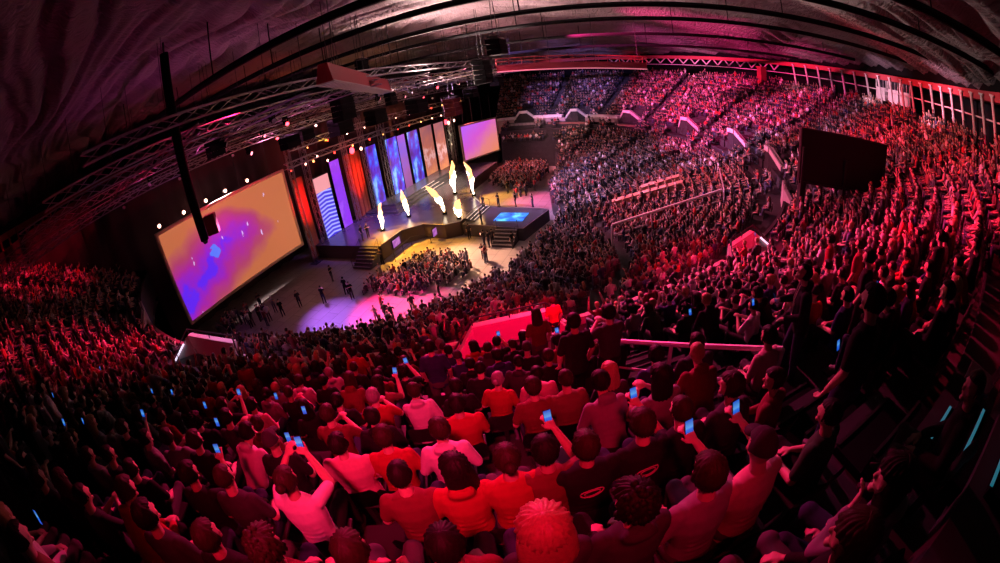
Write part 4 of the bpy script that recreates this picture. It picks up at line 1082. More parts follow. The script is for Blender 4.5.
def person(p, rz, pose, hair, hcol, shirt, label, group=None, rnd=random):
    F = FIG[pose]
    me = F['body']
    if not me.materials: me.materials.append(SKIN[0])
    o = bpy.data.objects.new('person', me); C.objects.link(o); o.location = p; o.rotation_euler = (0, 0, rz)
    o.material_slots[0].link = 'OBJECT'; o.material_slots[0].material = rnd.choice(SKIN)
    def child(nm, me2, m, M=None):
        if not me2.materials: me2.materials.append(m)
        c = bpy.data.objects.new(nm, me2); C.objects.link(c); c.parent = o
        c.material_slots[0].link = 'OBJECT'; c.material_slots[0].material = m
        if M is not None: c.matrix_local = M
        return c
    child('shirt', F['shirt'], CLOTH[shirt]); child('trousers', F['trousers'], rnd.choice(TRO)); [child('shoe', f_, M_shoe) for f_ in F['shoes']]
    if hair != 'bald': child('hair' if hair != 'cap' else 'cap', HAIR[hair], HAIRM[hcol] if hair != 'cap' else CLOTH['charcoal'], F['M'])
    tag(o, label, 'person', group)
    return o
# phones
bm = bmesh.new(); box(bm, (0, 0, 0), (.078, .010, .155)); bevel(bm, .003); norm(bm); ph_me = bpy.data.meshes.new('phone'); bm.to_mesh(ph_me); bm.free(); ph_me.materials.append(M_black)
bm = bmesh.new(); box(bm, (0, -.006, 0), (.070, .002, .144)); norm(bm); ps_me = bpy.data.meshes.new('display'); bm.to_mesh(ps_me); bm.free(); ps_me.materials.append(led_mat('phone_display', 'phone', 0.75))
def phone(loc, rot, label, scale=1.0):
    o = bpy.data.objects.new('phone', ph_me); C.objects.link(o); o.location = loc; o.rotation_euler = rot; o.scale = (scale,)*3
    d = bpy.data.objects.new('display', ps_me); C.objects.link(d); d.parent = o
    tag(o, label, 'phone', 'lit phones in the audience'); return o
def phone_for(o, pose, label, k=1):
    h = FIG[pose]['hands'][k]
    M = Matrix.Translation(o.location) @ Matrix.Rotation(o.rotation_euler.z, 4, 'Z')
    return phone(M @ (h + Vector((0, .0, .03))), (rad(-22), 0, o.rotation_euler.z + rad(4)), label, .8)

# ------------------------------------------------------------------ the salient people, by name
# head position in the photograph, pose, hair, hair colour, top, label, short name, phone label
HEROES = [
    (341, 432, 'wide', 'short', 'dark', 'pale pink', 'broad seated person in a glowing pale pink shirt beside a red-backed one', 'the pale-pink-shirted person', None),
    (386, 420, 'lap', 'short', 'brown', 'red', 'seated person in a plain red shirt, back square to the camera', 'the plain red shirt', None),
    (440, 433, 'lap_turn', 'short', 'brown', 'white', 'person in a bright white hooded top, brightest figure of the middle rows', 'the white-hooded person', None),
    (400, 478, 'lap', 'crop', 'dark', 'maroon', 'person with cropped dark head and maroon top below the plain red shirt', 'the cropped dark head', None),
    (456, 472, 'lap_turn', 'long', 'dark', 'red', 'woman with long dark hair and a red patterned top', 'the long-dark-haired woman', None),
    (446, 533, 'lap', 'short', 'dark', 'maroon', 'big round dark-haired head at the bottom edge, maroon top', 'the big round head', None),
    (545, 528, 'lap', 'long', 'blonde', 'charcoal', 'woman with long fluffy blonde hair at the bottom edge', 'the blonde woman', None),
    (584, 440, 'wide', 'short', 'brown', 'black', 'man in a black shirt with a pale print, ear lit, beside another printed shirt', 'the left printed shirt', None),
    (641, 418, 'phone', 'short', 'brown', 'black', 'man in a black printed shirt holding up a lit phone', 'the right printed shirt', 'blue-lit phone raised by the man in the right printed shirt'),
    (510, 468, 'lap', 'bun', 'brown', 'red', 'woman with tied-up hair in a red top left of the printed shirts', 'the tied-up-hair woman', None),
    (538, 425, 'phone', 'short', 'dark', 'maroon', 'round-headed person filming with a phone above the printed shirts', 'the round-headed filmer', 'blue phone held low by the round-headed filmer'),
    (630, 490, 'lap_turn', 'curly', 'dark', 'charcoal', 'person with a bushy dark head and dark jacket in the purple shade', 'the bushy dark head', None),
    (604, 376, 'lean', 'short', 'dark', 'grey', 'person leaning forward in a grey jacket left of the handrail foot', 'the leaning grey jacket', None),
    (750, 428, 'phone', 'cap', 'dark', 'pale pink', 'man in a cap and pink shirt holding a phone out', 'the capped man', 'blue-lit phone held out by the capped man'),
    (705, 466, 'phone', 'short', 'brown', 'grey', 'man in a grey shirt with lit hair looking at his blue phone', 'the grey-shirted man', 'blue phone low in front of the grey-shirted man'),
    (885, 452, 'chin', 'long', 'dark', 'grey', 'woman in profile with hand at her chin, scarf round her neck', 'the woman in profile', None),
    (830, 497, 'lap_turn', 'long', 'brown', 'black', 'dark-haired woman, face edge lit orange, low in the shade', 'the orange-lit face', None),
    (672, 397, 'lap', 'crop', 'brown', 'black', 'person with a red rim-lit cropped head in front of the handrail', 'the rim-lit cropped head', None),
    (285, 482, 'phone_up', 'bun', 'brown', 'white', 'person in a glowing white shirt raising both arms at lower left', 'the white shirt with raised arms', 'blue phone lifted above the white shirt with raised arms'),
    (268, 540, 'lap', 'curly', 'brown', 'maroon', 'curly red-lit head at the bottom edge left of centre', 'the curly red-lit head', None),
    (351, 540, 'lap', 'short', 'brown', 'red', 'red-topped person low at the bottom edge left of the big round head', 'the low red top', None),
    (199, 448, 'phone', 'short', 'dark', 'black', 'big dark silhouette at left holding a small blue phone', 'the big dark silhouette', 'small blue phone beside the big dark silhouette'),
    (222, 486, 'lap', 'crop', 'brown', 'charcoal', 'ring-lit cropped head just below the big dark silhouette', 'the ring-lit head', None),
    (163, 410, 'lap', 'short', 'brown', 'red', 'person in a bright red top sitting tall at left', 'the tall bright red top', None),
    (252, 402, 'lap', 'short', 'dark', 'pale pink', 'small figure in a hot pink top in the left rows', 'the hot pink top', None),
    (456, 392, 'wide', 'short', 'dark', 'red', 'broad person in a red shirt high in the middle rows', 'the broad red shirt', None),
    (530, 377, 'lap', 'short', 'brown', 'maroon', 'seated person in a maroon shirt under the short handrail', 'the maroon shirt', None),
    (562, 370, 'lap', 'crop', 'brown', 'brown', 'person with a bright ear in a brown top under the short handrail', 'the bright ear', None),
    (757, 325, 'lap', 'short', 'dark', 'pale pink', 'seated person in a dull pink shirt behind the long handrail', 'the dull pink shirt', None),
    (95, 535, 'lean', 'short', 'brown', 'red', 'red-lit person bending forward near the lower left corner', 'the bending corner person', None),
]
STANDERS = [
    (812, 275, 'stand_phone', 'short', 'dark', 'black', 'tall standing man in black with a lanyard, looking down at the right', 'the standing lanyard man', 'blue phone in the hand of the standing lanyard man'),
    (868, 300, 'stand', 'short', 'dark', 'black', 'dark standing figure seen from behind, right of the lanyard man', 'the dark standing figure', None),
    (553, 302, 'stand', 'short', 'brown', 'red', 'standing person in red at the top of the red stairway exit', 'the red stander', None),
    (537, 316, 'stand', 'long', 'brown', 'maroon', 'standing woman beside the short handrail', 'the standing woman', None),
    (574, 322, 'stand', 'short', 'dark', 'black', 'black-clad person standing between the two pale handrails', 'the black-clad stander', None),
    (612, 318, 'stand_clap', 'short', 'dark', 'charcoal', 'dark standing person just behind the lower end of the long handrail', 'the low-rail stander', None),
]
taken = []        # (x, y) of seats already used
people = []       # for labels: row, arc, short name
def face_dir(p):  # people turn half way from the hall's middle to the stage
    q = st(5, 4); a = Vector((C0.x, C0.y)) - p.xy; a.normalize(); b = (q.xy - p.xy).normalized(); c = a*.6 + b*.4
    return math.atan2(c.y, c.x) - math.pi/2
LAND = []
for px, py, pose, hair, hc, sh_, lab, short, pl in HEROES + STANDERS:
    stn = POSES[pose].get('stand'); p = hit(px, py, 1.62 if stn else 1.22); psi, r = psi_r(p.x, p.y)
    i = max(0, min(NROWS - 1, round((r - ROW0)/PITCH_R))); r = row_r(i) - (.3 if stn else 0); q = pt(r, psi, row_z(i))
    if stn and r > ROW0: q.z = row_z(i) if r > row_r(i) - .4 else row_z(i-1)
    if lab.startswith('red stander'): pass
    o = person(q, face_dir(q) + (rad(12) if pose == 'chin' else 0), pose, hair, hc, sh_, lab, 'spectators in the near rows')
    if short == 'the blonde woman':
        for c_ in o.children:
            if c_.name.startswith('hair'): c_.matrix_local = FIG[pose]['M'] @ Matrix.Diagonal((1.3, 1.16, 1.06, 1))
    if short == 'the standing lanyard man':
        o.rotation_euler.z += rad(42)
        b = bmesh.new(); F = FIG[pose]; T = F['T']
        tube(b, [T(.07, .56, -.05), T(.135, .36, -.03), T(.15, .12, 0), T(.135, .36, .03), T(.07, .56, .05)], .006, 5); box(b, T(.155, .08), (.07, .006, .1)); norm(b)
        obj('lanyard', b, mat('lanyard', (.7, .65, .5), .6), o)
    if short in ('the left printed shirt', 'the right printed shirt'):
        F = FIG[pose]; T = F['T']; b = bmesh.new(); W = POSES[pose].get('wide', 1)
        for rx, rz_, w_ in ((.088, .045, .010), (.060, .028, .008)):
            path = []
            for k in range(25):
                a_ = 2*math.pi*k/24; x_ = rx*math.cos(a_); path.append(T(-.126*math.sqrt(max(0, 1 - (x_/(.19*W))**2)) - .0, .335 + rz_*math.sin(a_), x_))
            tube(b, path, w_*.5, 5, cap=False)
        norm(b); obj('back_print', b, mat('print_pink', (.55, .30, .34), .7), [c_ for c_ in o.children if c_.name.startswith('shirt')][0])
    if pl: phone_for(o, pose, pl)
    taken.append((q.x, q.y, i)); people.append((i, psi, short)); LAND.append((i, psi, short))

# ------------------------------------------------------------------ all the other seats of the hall
def in_frame(q, m=14):
    v = Vector((q[0], q[1], q[2] - CAM_Z))
    if v.dot(_F) < -0.2*v.length: return False
    x, y = proj(q); return -m < x < 1000 + m and -m < y < 563 + m
VOMX = [(pt(33.2, v).x, pt(33.2, v).y) for v in VOM]
seats = []        # x, y, z, psi, row or -1, distance
DBX = Vector(DARKBOX)
for i in range(NROWS):
    r = row_r(i); psi = PSI0 + 1.0
    while psi < PSI1 - .8:
        g = gfac(psi); dpsi = math.degrees(.54/(r*g)); psi += dpsi; q = pt(r, psi, row_z(i)); x, y = q.x, q.y
        if any(abs(psi - a) * r * g * math.pi/180 < .74 for a in AISLES): continue
        if r < 35.4 and any(math.hypot(x - vx, y - vy) < 2.35 for vx, vy in VOMX): continue
        if (Vector((x, y)) - DBX).length < 1.6: continue
        if math.hypot(x, y) < 1.75 + (0 if y > 0 else 1.2) or (y < .5 and abs(x) < 2.6 and y > -6): continue
        if not in_frame((x, y, q.z + 1.2)): continue
        seats.append((x, y, q.z, psi, i, math.sqrt(x*x + y*y + (q.z + 1.2 - CAM_Z)**2)))
print('upper seats', len(seats))
near = sorted(seats, key=lambda s: s[5])
free = []
for s in near:
    if any(math.hypot(s[0]-t[0], s[1]-t[1]) < (.47 if abs(s[4]-t[2]) < 1 else .0) for t in taken): continue
    free.append(s)
N_IND = 300 - 22 - len(taken)
ind, k = [], 0
rnd = random.Random(5)
rest = []
for s in free:
    empt = rnd.random() < (.05 if s[5] < 9 else .10)
    if s[3] > 10.2 and s[3] < 17 and s[4] >= 9 and rnd.random() < .15: empt = True
    if s[3] < -8 and s[4] >= 11 and rnd.random() < .12: empt = True
    if len(ind) < N_IND:
        if not empt: ind.append(s)
        else: ind_e = s
    elif not empt: rest.append(s)
NUMW = ['no', 'one', 'two', 'three', 'four', 'five', 'six', 'seven', 'eight', 'nine', 'ten', 'eleven', 'twelve', 'thirteen', 'fourteen', 'fifteen', 'sixteen', 'seventeen', 'eighteen', 'nineteen', 'twenty'] + ['over twenty']*60
seen_l = set()
def rel_label(desc, i, psi):
    for d_, (hi, hp, hs) in sorted(((abs(i - h[0])*1.5 + abs(psi - h[1])*row_r(i)*math.pi/180/.54, h) for h in LAND), key=lambda t: t[0]):
        di = hi - i; ds = round((psi - hp)*row_r(i)*math.pi/180/.54)
        a = '' if di == 0 else '%s row%s %s' % (NUMW[abs(di)], '' if abs(di) == 1 else 's', 'below' if di > 0 else 'above')
        b = '' if ds == 0 else '%s seat%s %s' % (NUMW[abs(ds)], '' if abs(ds) == 1 else 's', 'right' if ds > 0 else 'left')
        if not a and not b: continue
        lab = '%s, %s %s %s' % (desc, ' and '.join(x for x in (a, b) if x), 'of' if b else 'from', hs) if not (a and not b) else '%s, %s %s' % (desc, 'directly ' + a, hs)
        if lab not in seen_l and len(lab.replace('-', ' - ').split()) <= 40 and len(lab.split()) <= 16:
            seen_l.add(lab); return lab
    return desc
HW = {'crop': 'cropped', 'short': 'short-haired', 'long': 'long-haired', 'bun': 'bun-haired', 'curly': 'curly', 'cap': 'capped'}
seat_count = 0
SHW = ['black']*50 + ['charcoal']*14 + ['grey']*12 + ['white']*9 + ['red']*9 + ['navy']*8 + ['maroon']*10 + ['pale pink']*4 + ['green']*3 + ['brown']*6
nph = 0
for s in ind:
    pose = rnd.choices(['lap', 'lap_turn', 'clap', 'phone', 'phone_up', 'chin', 'arms_up', 'lean', 'wide', 'stand'], [32, 14, 12, 5, 1.5, 4, .7, 9, 10, 3 if s[5] > 6 else 0])[0]
    hair = rnd.choices(['crop', 'short', 'long', 'bun', 'curly', 'cap'], [14, 42, 22, 6, 5, 6])[0]; hc = rnd.choices(['dark', 'brown', 'blonde', 'grey'], [55, 30, 10, 3])[0]
    shc = rnd.choice(SHW); desc = '%s %s in %s top' % (HW[hair], 'stander' if pose == 'stand' else 'sitter', shc.replace(' ', '-'))
    q = Vector((s[0] + rnd.uniform(-.04, .04), s[1] + rnd.uniform(-.04, .04), s[2])); sc = rnd.uniform(.93, 1.05)
    lab = rel_label(desc, s[4], s[3])
    o = person(q, face_dir(q) + rad(rnd.gauss(0, 9)), pose, hair, hc, shc, lab, 'spectators in the near rows', rnd); o.scale = (sc, sc, sc)
    if pose in ('phone', 'phone_up') and nph < 9:
        h = FIG[pose]['hands'][1]; M = o.matrix_world if False else Matrix.Translation(o.location) @ Matrix.Rotation(o.rotation_euler.z, 4, 'Z') @ Matrix.Scale(sc, 4)
        phone(M @ (h + Vector((0, 0, .03))), (rad(-22), 0, o.rotation_euler.z), rel_label('lit phone', s[4], s[3]))
        nph += 1

# ------------------------------------------------------------------ seats (tip-up shells) under the near people
M_seat = mat('seat_plastic', (.035, .03, .034), .35)
bm = bmesh.new()
prev = None
for z, y, hx in ((.44, -.17, .21), (.60, -.20, .225), (.74, -.225, .215), (.80, -.235, .17)):
    cur = []
    for k in range(9):
        u = -1 + k/4; cur.append((hx*u, y - .05*(1 - u*u) + .05, z - .02*u*u))
    vs = [bm.verts.new(p) for p in cur]
    if prev:
        for a in range(8): bm.faces.new((prev[a], prev[a+1], vs[a+1], vs[a]))
    prev = vs
r_ = bmesh.ops.solidify(bm, geom=bm.faces[:], thickness=.022); norm(bm); back_me = bpy.data.meshes.new('backrest'); bm.to_mesh(back_me); bm.free()
bm = bmesh.new(); box(bm, (0, .03, .43), (.42, .40, .035)); bevel(bm, .015, 2); norm(bm); base_me = bpy.data.meshes.new('seat'); bm.to_mesh(base_me); bm.free()
bm = bmesh.new(); box(bm, (0, -.10, .21), (.06, .08, .42)); box(bm, (0, -.08, .015), (.28, .16, .03)); box(bm, (0, -.06, .40), (.36, .05, .04)); norm(bm); bra_me = bpy.data.meshes.new('bracket'); bm.to_mesh(bra_me); bm.free()
for m_ in (back_me, base_me): m_.materials.append(M_seat)
bra_me.materials.append(M_dsteel)
def seat(x, y, z, label):
    p = Vector((x, y, z)); a = C0 - p.xy; o = bpy.data.objects.new('stadium_seat', None); C.objects.link(o); o.location = p; o.rotation_euler = (0, 0, math.atan2(a.y, a.x) - math.pi/2)
    o.empty_display_size = .1
    for nm, me_ in (('backrest', back_me), ('seat', base_me), ('bracket', bra_me)):
        c = bpy.data.objects.new(nm, me_); C.objects.link(c); c.parent = o
    tag(o, label, 'seat', 'tip-up seats of the near rows')
near_seats = [(t[0], t[1], row_z(t[2]), psi_r(t[0], t[1])[0], t[2], math.hypot(t[0], t[1])) for t in taken[:len(HEROES)]] + [s for s in free]
near_seats.sort(key=lambda s: s[5]); seen_l2 = set()
for s in near_seats[:290]:
    lab = rel_label('dark plastic seat', s[4], s[3])
    seat(s[0], s[1], s[2], lab)
far_seats = near_seats[290:]

# ------------------------------------------------------------------ the rest of the audience: one mass
def icos(sub):
    b = bmesh.new(); bmesh.ops.create_icosphere(b, subdivisions=sub, radius=1); b.verts.ensure_lookup_table()
    v = np.array([x.co[:] for x in b.verts]); f = [[q.index for q in p.verts] for p in b.faces]; b.free(); return v, np.array(f)
IV, IF = icos(2); IV1, IF1 = icos(1)
class LP:
    def __init__(s): s.v, s.f, s.c, s.n = [], [], [], 0
    def add(s, v, f, c):
        s.v.append(np.asarray(v, float)); s.f.append(np.asarray(f) + s.n); s.c += [c]*len(v); s.n += len(v)
    def tube(s, pts, rx, ry, c, n=6):
        b = bmesh.new(); rr = []
        pts = [Vector(p) for p in pts]
        for i, p in enumerate(pts):
            d = (pts[min(i+1, len(pts)-1)] - pts[max(i-1, 0)]).normalized(); ref = Vector((0, 1, 0)) if abs(d.y) < .8 else Vector((0, 0, 1))
            x = d.cross(ref).normalized(); y = x.cross(d)
            rr.append([p + x*rx[i]*math.cos(2*math.pi*k/n) + y*ry[i]*math.sin(2*math.pi*k/n) for k in range(n)])
        v = [q[:] for r in rr for q in r]; f = []
        for i in range(len(pts)-1):
            for k in range(n): a, b_ = i*n+k, i*n+(k+1) % n; f += [(a, b_, b_+n), (a, b_+n, a+n)]
        for k in range(1, n-1): f += [(0, k+1, k)]; t = (len(pts)-1)*n; f += [(t, t+k, t+k+1)]
        s.add(v, f, c); b.free()
def lp_person(armk, hair, stand=False, lean=.06):
    P = LP(); hz = .93 if stand else .5
    T = lambda x, y, z: (x, y + z*lean*1.2, hz + z)
    P.tube([T(0, 0, -.06), T(0, 0, .15), T(0, 0, .36), T(0, 0, .48), T(0, 0, .545)], [.165, .155, .19, .19, .07], [.12, .11, .125, .10, .06], 1)
    P.tube([T(0, 0, .5), T(0, .02, .62)], [.05, .05], [.05, .05], 0, 5)
    hv = np.array([head_shape(Vector(u))[:] for u in IV1]) * 1.04; hc = np.array(T(0, .03, .70)); P.add(hv + hc, IF1, 0)
    sel = [k for k, f in enumerate(IF) if all(not (IV[q][1] > .2 and IV[q][2] < .42) and IV[q][2] > -.5 for q in f)]
    hh = np.array([head_shape(Vector(u))[:] for u in IV]) * 1.14; u_, inv_ = np.unique(IF[sel], return_inverse=True)
    P.add(hh[u_] + hc, inv_.reshape(-1, 3), 2)
    if hair == 'long': P.tube([T(0, -.04, .74), T(0, -.07, .60), T(0, -.09, .42)], [.085, .095, .06], [.06, .05, .03], 2, 6)
    A = {'lap': ((.25, .02, .22), (.10, .27, .11)), 'clap': ((.27, .14, .27), (.07, .32, .40)), 'phone': ((.26, .18, .36), (.10, .36, .58)), 'up': ((.33, .06, .64), (.26, .12, .90))}
    for s in (-1, 1):
        k = armk if (armk != 'phone' or s > 0) else 'lap'
        e, w_ = A[k]; sh = T(s*.18, 0, .46); e = T(s*e[0], e[1], e[2]); w_ = T(s*w_[0], w_[1], w_[2])
        P.tube([sh, e], [.06, .048], [.06, .048], 1, 5); P.tube([e, w_], [.042, .03], [.042, .03], 0, 5)
        d = Vector(w_) - Vector(e); d.normalize(); P.tube([w_, Vector(w_) + d*.15], [.042, .02], [.025, .015], 0, 5)
    for s in (-1, 1):
        if stand: P.tube([(s*.09, 0, .95), (s*.10, .02, .5), (s*.11, 0, .05)], [.09, .065, .05], [.09, .065, .05], 3, 5)
        else: P.tube([(s*.09, 0, .52), (s*.13, .44, .52), (s*.13, .42, .06)], [.09, .07, .05], [.08, .07, .05], 3, 5)
        P.tube([(s*.12, .38 if not stand else -.04, .05), (s*.12, .58 if not stand else .17, .04)], [.05, .04], [.04, .03], 3, 5)
    return np.concatenate(P.v), np.concatenate(P.f), np.array(P.c)
VAR = [lp_person(a, h) for a in ('lap', 'lap', 'clap', 'phone', 'up') for h in ('short', 'long')] + [lp_person(a, 'short', True) for a in ('lap', 'clap')]
VW = np.array([20, 8, 14, 6, 6, 3, 3, 1, 3, 1, 5, 4], float); VW /= VW.sum()
# lower tier, floor block, far floor
low = []
CORR = [(1.7, 11.6), (3.9, 15.0), (7.4, 20.6), (8.6, 25.0), (9.4, 34.0)]
def seg_d(x, y, a, b):
    dx, dy = b[0]-a[0], b[1]-a[1]; u = max(0, min(1, ((x-a[0])*dx + (y-a[1])*dy)/(dx*dx + dy*dy))); return math.hypot(x - a[0] - u*dx, y - a[1] - u*dy)
for j in range(-2, 26):
    r = 29.2 - .82*j
    if r < 7: break
    psi = -23.0
    while psi < 164:
        g = gfac(psi); psi += math.degrees(.54/(r*g)); f = front_r(psi)
        if r < f + .5 or (r > 29.5 and psi < 45): continue
        if r > 29.5 and any(abs(psi - v)*r*g*math.pi/180 < 2.6 for v in VOM): continue
        if any(abs(psi - a)*r*g*math.pi/180 < .6 for a in (-9, 19, 40, 60, 79, 97, 116, 135, 151)): continue
        q = pt(r, psi)
        if any(seg_d(q.x, q.y, a_, b_) < .6 for a_, b_ in zip(CORR, CORR[1:])): continue
        q = pt(r, psi, zlow(r, psi) if r < R_CROSS else (6.3 if r < 30.4 else 6.9)); tt = (q.xy - P0).dot(D2)
        if in_frame((q.x, q.y, q.z + 1.2)) and rng.random() < .93: low.append((q.x, q.y, q.z, psi, -1, 0))
def inpoly(x, y, poly):
    c = False; n = len(poly)
    for i in range(n):
        a, b = poly[i], poly[i-1]
        if (a[1] > y) != (b[1] > y) and x < (b[0]-a[0])*(y-a[1])/(b[1]-a[1]) + a[0]: c = not c
    return c
BLK = []
for px, py, hz_ in ((357, 282, 1.3), (372, 271, 1.3), (404, 258, 1.3), (424, 245, 1.3), (445, 245, 1.3), (469, 251, 1.3), (471, 266, .8), (456, 283, .3), (402, 294, .3), (359, 291, .4)):
    d_ = ray(px, py); p_ = Vector((0, 0, CAM_Z)) + d_*((hz_ - CAM_Z)/d_.z); q_ = p_.xy - P0; BLK.append((q_.dot(D2), q_.dot(N2)))
FARB = [(19.5, 10.5), (33, 9.5), (32, 15.5), (26, 18.5), (16.5, 19.0), (15.5, 15.5)]
flo = []
for poly, dens in ((BLK, .97), (FARB, .95)):
    t = -14
    for a in np.arange(-14, 34, .52):
        for b_ in np.arange(9, 20, .78):
            if inpoly(a, b_, poly) and rng.random() < dens:
                q = st(float(a), float(b_)); flo.append((q.x, q.y, 0.0, 0, -2, 0))
# loose standing groups at the edges of the floor
for t, s, n, sp in ((-16.5, 16.8, 5, 1.6), (-20.0, 3, 12, 1.6), (-6.5, 20.3, 3, .9), (-22.3, 1, 14, 1.5), (13.8, 17.5, 10, 1.4)):
    for k in range(n):
        q = st(t + float(rng.normal())*sp*.6, s + float(rng.normal())*sp*.6)
        if psi_r(q.x, q.y)[1] < front_r(psi_r(q.x, q.y)[0]): flo.append((q.x, q.y, 0.0, 0, -3, 0))
allp = [s for s in rest if rng.random() < .97] + low + flo
print('crowd', len(allp), 'individual', len(ind), 'free', len(free))
SC = np.array([(.016, .015, .018)]*17 + [(.05, .048, .052)]*5 + [(.26, .25, .26)]*4 + [(.74, .72, .72)]*4 + [(.50, .035, .035)]*3 + [(.03, .04, .12)]*2 + [(.19, .03, .04)]*3 + [(.6, .4, .38)]*2 + [(.22, .10, .07)]*2)
HC = np.array([(.022, .014, .012)]*6 + [(.09, .045, .025)]*4 + [(.45, .28, .13)]*2 + [(.2, .19, .18)])
KC = np.array([(.58, .36, .27), (.50, .30, .22), (.64, .44, .35)])
TC = np.array([(.06, .08, .14), (.015, .015, .017), (.10, .10, .10)])
VV, FF, CC = [], [], []; base = 0
for s in allp:
    if s[4] == -3: k = rng.choice([10, 11])
    else: k = rng.choice(len(VAR), p=VW)
    v, f, c = VAR[k]; q = Vector((s[0], s[1], s[2])); a = face_dir(q) if s[4] != -2 else math.atan2(-N2.y, -N2.x) - math.pi/2
    a += rng.normal()*.22 + (rng.random()*6 if s[4] == -3 else 0); sc = rng.uniform(.92, 1.06); ca, sa = math.cos(a)*sc, math.sin(a)*sc
    w_ = np.empty_like(v); w_[:, 0] = v[:, 0]*ca - v[:, 1]*sa + s[0] + rng.normal()*.04; w_[:, 1] = v[:, 0]*sa + v[:, 1]*ca + s[1] + rng.normal()*.04; w_[:, 2] = v[:, 2]*sc + s[2]
    pal = np.array([KC[rng.integers(3)], SC[rng.integers(len(SC))], HC[rng.integers(len(HC))], TC[rng.integers(3)]])
    VV.append(w_); FF.append(f + base); CC.append(pal[c]); base += len(v)
VV = np.concatenate(VV).astype(np.float32); FF = np.concatenate(FF).astype(np.int32); CC = np.concatenate(CC)
me = bpy.data.meshes.new('crowd'); me.vertices.add(len(VV)); me.vertices.foreach_set('co', VV.ravel())
me.loops.add(FF.size); me.loops.foreach_set('vertex_index', FF.ravel()); me.polygons.add(len(FF)); me.polygons.foreach_set('loop_start', np.arange(0, FF.size, 3, dtype=np.int32))
me.update(calc_edges=True)
at_ = me.color_attributes.new('cloth_colour', 'FLOAT_COLOR', 'POINT'); at_.data.foreach_set('color', np.concatenate([CC, np.ones((len(CC), 1))], 1).astype(np.float32).ravel())
me.polygons.foreach_set('use_smooth', np.ones(len(FF), dtype=bool))
cm = bpy.data.materials.new('crowd_colours'); cm.use_nodes = True; nt = cm.node_tree; an = nt.nodes.new('ShaderNodeAttribute'); an.attribute_name = 'cloth_colour'
nt.links.new(an.outputs['Color'], nt.nodes['Principled BSDF'].inputs['Base Color']); nt.nodes['Principled BSDF'].inputs['Roughness'].default_value = .65
o = obj('crowd', me, cm); tag(o, 'dense mass of spectators filling the tiers and the floor block beyond the near rows', 'crowd', kind='stuff')
# seats of the far rows, one mass
SV = np.array([(-.21, -.20, .42), (.21, -.20, .42), (.21, .22, .42), (-.21, .22, .42), (-.21, -.17, .80), (.21, -.17, .80), (.21, -.23, .80), (-.21, -.23, .80), (-.21, -.26, .40), (.21, -.26, .40)])
SF = np.array([(0, 1, 2), (0, 2, 3), (0, 5, 1), (0, 4, 5), (4, 6, 5), (4, 7, 6), (7, 8, 9), (7, 9, 6), (0, 8, 7), (0, 7, 4), (1, 6, 9), (1, 5, 6)])
VV, FF = [], []; base = 0
for s in far_seats + low:
    a = math.atan2(C0.y - s[1], C0.x - s[0]) - math.pi/2; ca, sa = math.cos(a), math.sin(a)
    VV.append(np.stack([SV[:, 0]*ca - SV[:, 1]*sa + s[0], SV[:, 0]*sa + SV[:, 1]*ca + s[1], SV[:, 2] + s[2]], -1)); FF.append(SF + base); base += len(SV)
VV = np.concatenate(VV).astype(np.float32); FF = np.concatenate(FF).astype(np.int32)
me = bpy.data.meshes.new('seat_rows'); me.vertices.add(len(VV)); me.vertices.foreach_set('co', VV.ravel())
me.loops.add(FF.size); me.loops.foreach_set('vertex_index', FF.ravel()); me.polygons.add(len(FF)); me.polygons.foreach_set('loop_start', np.arange(0, FF.size, 3, dtype=np.int32)); me.update(calc_edges=True)
tag(obj('seat_rows', me, M_seat), 'dark plastic seats of the far rows, mostly hidden under the crowd', 'seats', kind='stuff')

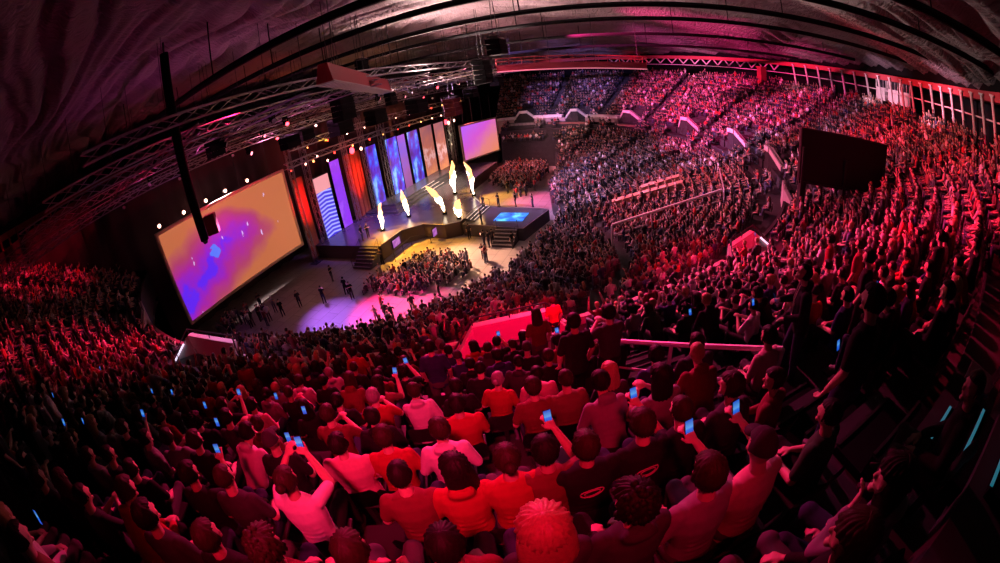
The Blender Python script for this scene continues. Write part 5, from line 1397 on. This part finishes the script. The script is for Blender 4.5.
# phones shining far off in the crowd
k = 0; pool = [s for s in rest if 10 < math.hypot(s[0], s[1]) < 30]; rr = random.Random(21)
for px, py, lab in ((53, 395, 'pale blue'), (83, 421, 'small cyan'), (152, 391, 'small blue'), (172, 392, 'small blue'), (276, 396, 'small blue'), (100, 368, 'green'), (288, 437, 'blue'), (304, 410, 'blue'), (205, 405, 'violet'), (217, 422, 'blue'),
                    (946, 128, 'blue'), (813, 133, 'blue'), (690, 312, 'blue'), (755, 234, 'blue'), (838, 345, 'bright blue'), (753, 302, 'blue'), (38, 517, 'blue'), (613, 330, 'blue')):
    p = hit(px, py, 1.25)
    phone(p, (rad(-20), 0, face_dir(p)), '%s glowing phone %s' % (lab, {0: 'among the leftmost crowd', 1: 'in the left crowd, lower', 2: 'in the left crowd above the tall bright red top', 3: 'just right of another small phone in the left crowd', 4: 'near the hot pink top', 5: 'high in the left crowd, greenest light', 6: 'above the white shirt with raised arms',
      7: 'right of the hot pink top', 8: 'left of the hot pink top, violet', 9: 'below the violet phone', 10: 'in the gallery by the slanting columns', 11: 'above the dark screen box', 12: 'in the crowd behind the long handrail', 13: 'right of the stairway exit on the right slope', 14: 'low between the two standing men', 15: 'in the crowd above the dull pink shirt', 16: 'near the lower left corner', 17: 'behind the foot of the long handrail'}[k]), (.7 if p.y < 8 else 1.0)); k += 1

# ------------------------------------------------------------------ staff and performers standing on the floor and the stage
CREW = [(470, 239, 'orange-lit guard standing below the stage front monitor', 0), (485, 246, 'one of three dark staff by the platform, leftmost', 0), (489.5, 247, 'middle one of three dark staff by the platform', 0), (493, 245, 'rightmost of three dark staff by the platform', 0),
        (482, 224, 'dark figure at the near edge of the platform', 1.3), (484, 209, 'first guard behind the platform beside the bright steps', 1.3), (499, 207, 'second guard behind the platform', 1.3), (516, 207, 'third guard behind the platform', 1.3), (533, 207, 'guard behind the far corner of the platform', 0),
        (513, 248, 'guard at the foot of the platform steps', 0), (347, 294, 'guard at the left corner of the floor seats', 0), (353, 299, 'second guard at the left corner of the floor seats', 0), (383, 264, 'dark figure standing by the left steps on the yellow floor', 0),
        (325, 303, 'lone person striding across the open floor with long shadow', 0), (333, 281, 'person behind the striding one, near the steps', 0), (301, 307, 'person at the edge of the grey floor below the big screen', 0), (284, 316, 'person further left on the grey floor', 0),
        (262, 308, 'figure under the big screen at its lower edge', 0), (407, 277, 'person standing inside the floor seats, orange-lit', 0), (363, 240, 'performer on the stage by the left steps', 1.62), (369, 238, 'second performer on the stage by the left steps', 1.62), (440, 296, 'person at the pink end of the floor seats', 0)]
for j, (px, py, lab, z) in enumerate(CREW):
    d = ray(px, py); kk = (z - CAM_Z)/d.z; p = Vector((0, 0, CAM_Z)) + d*kk; p.z = z
    person(p, rr.uniform(0, 6.28) if j > 9 else face_dir(p) + rr.uniform(-.5, .5), rr.choice(['stand', 'stand_clap', 'stand']), rr.choice(['short', 'crop']), 'dark', rr.choice(['black', 'black', 'charcoal']), lab, 'staff on the floor and stage', rr)
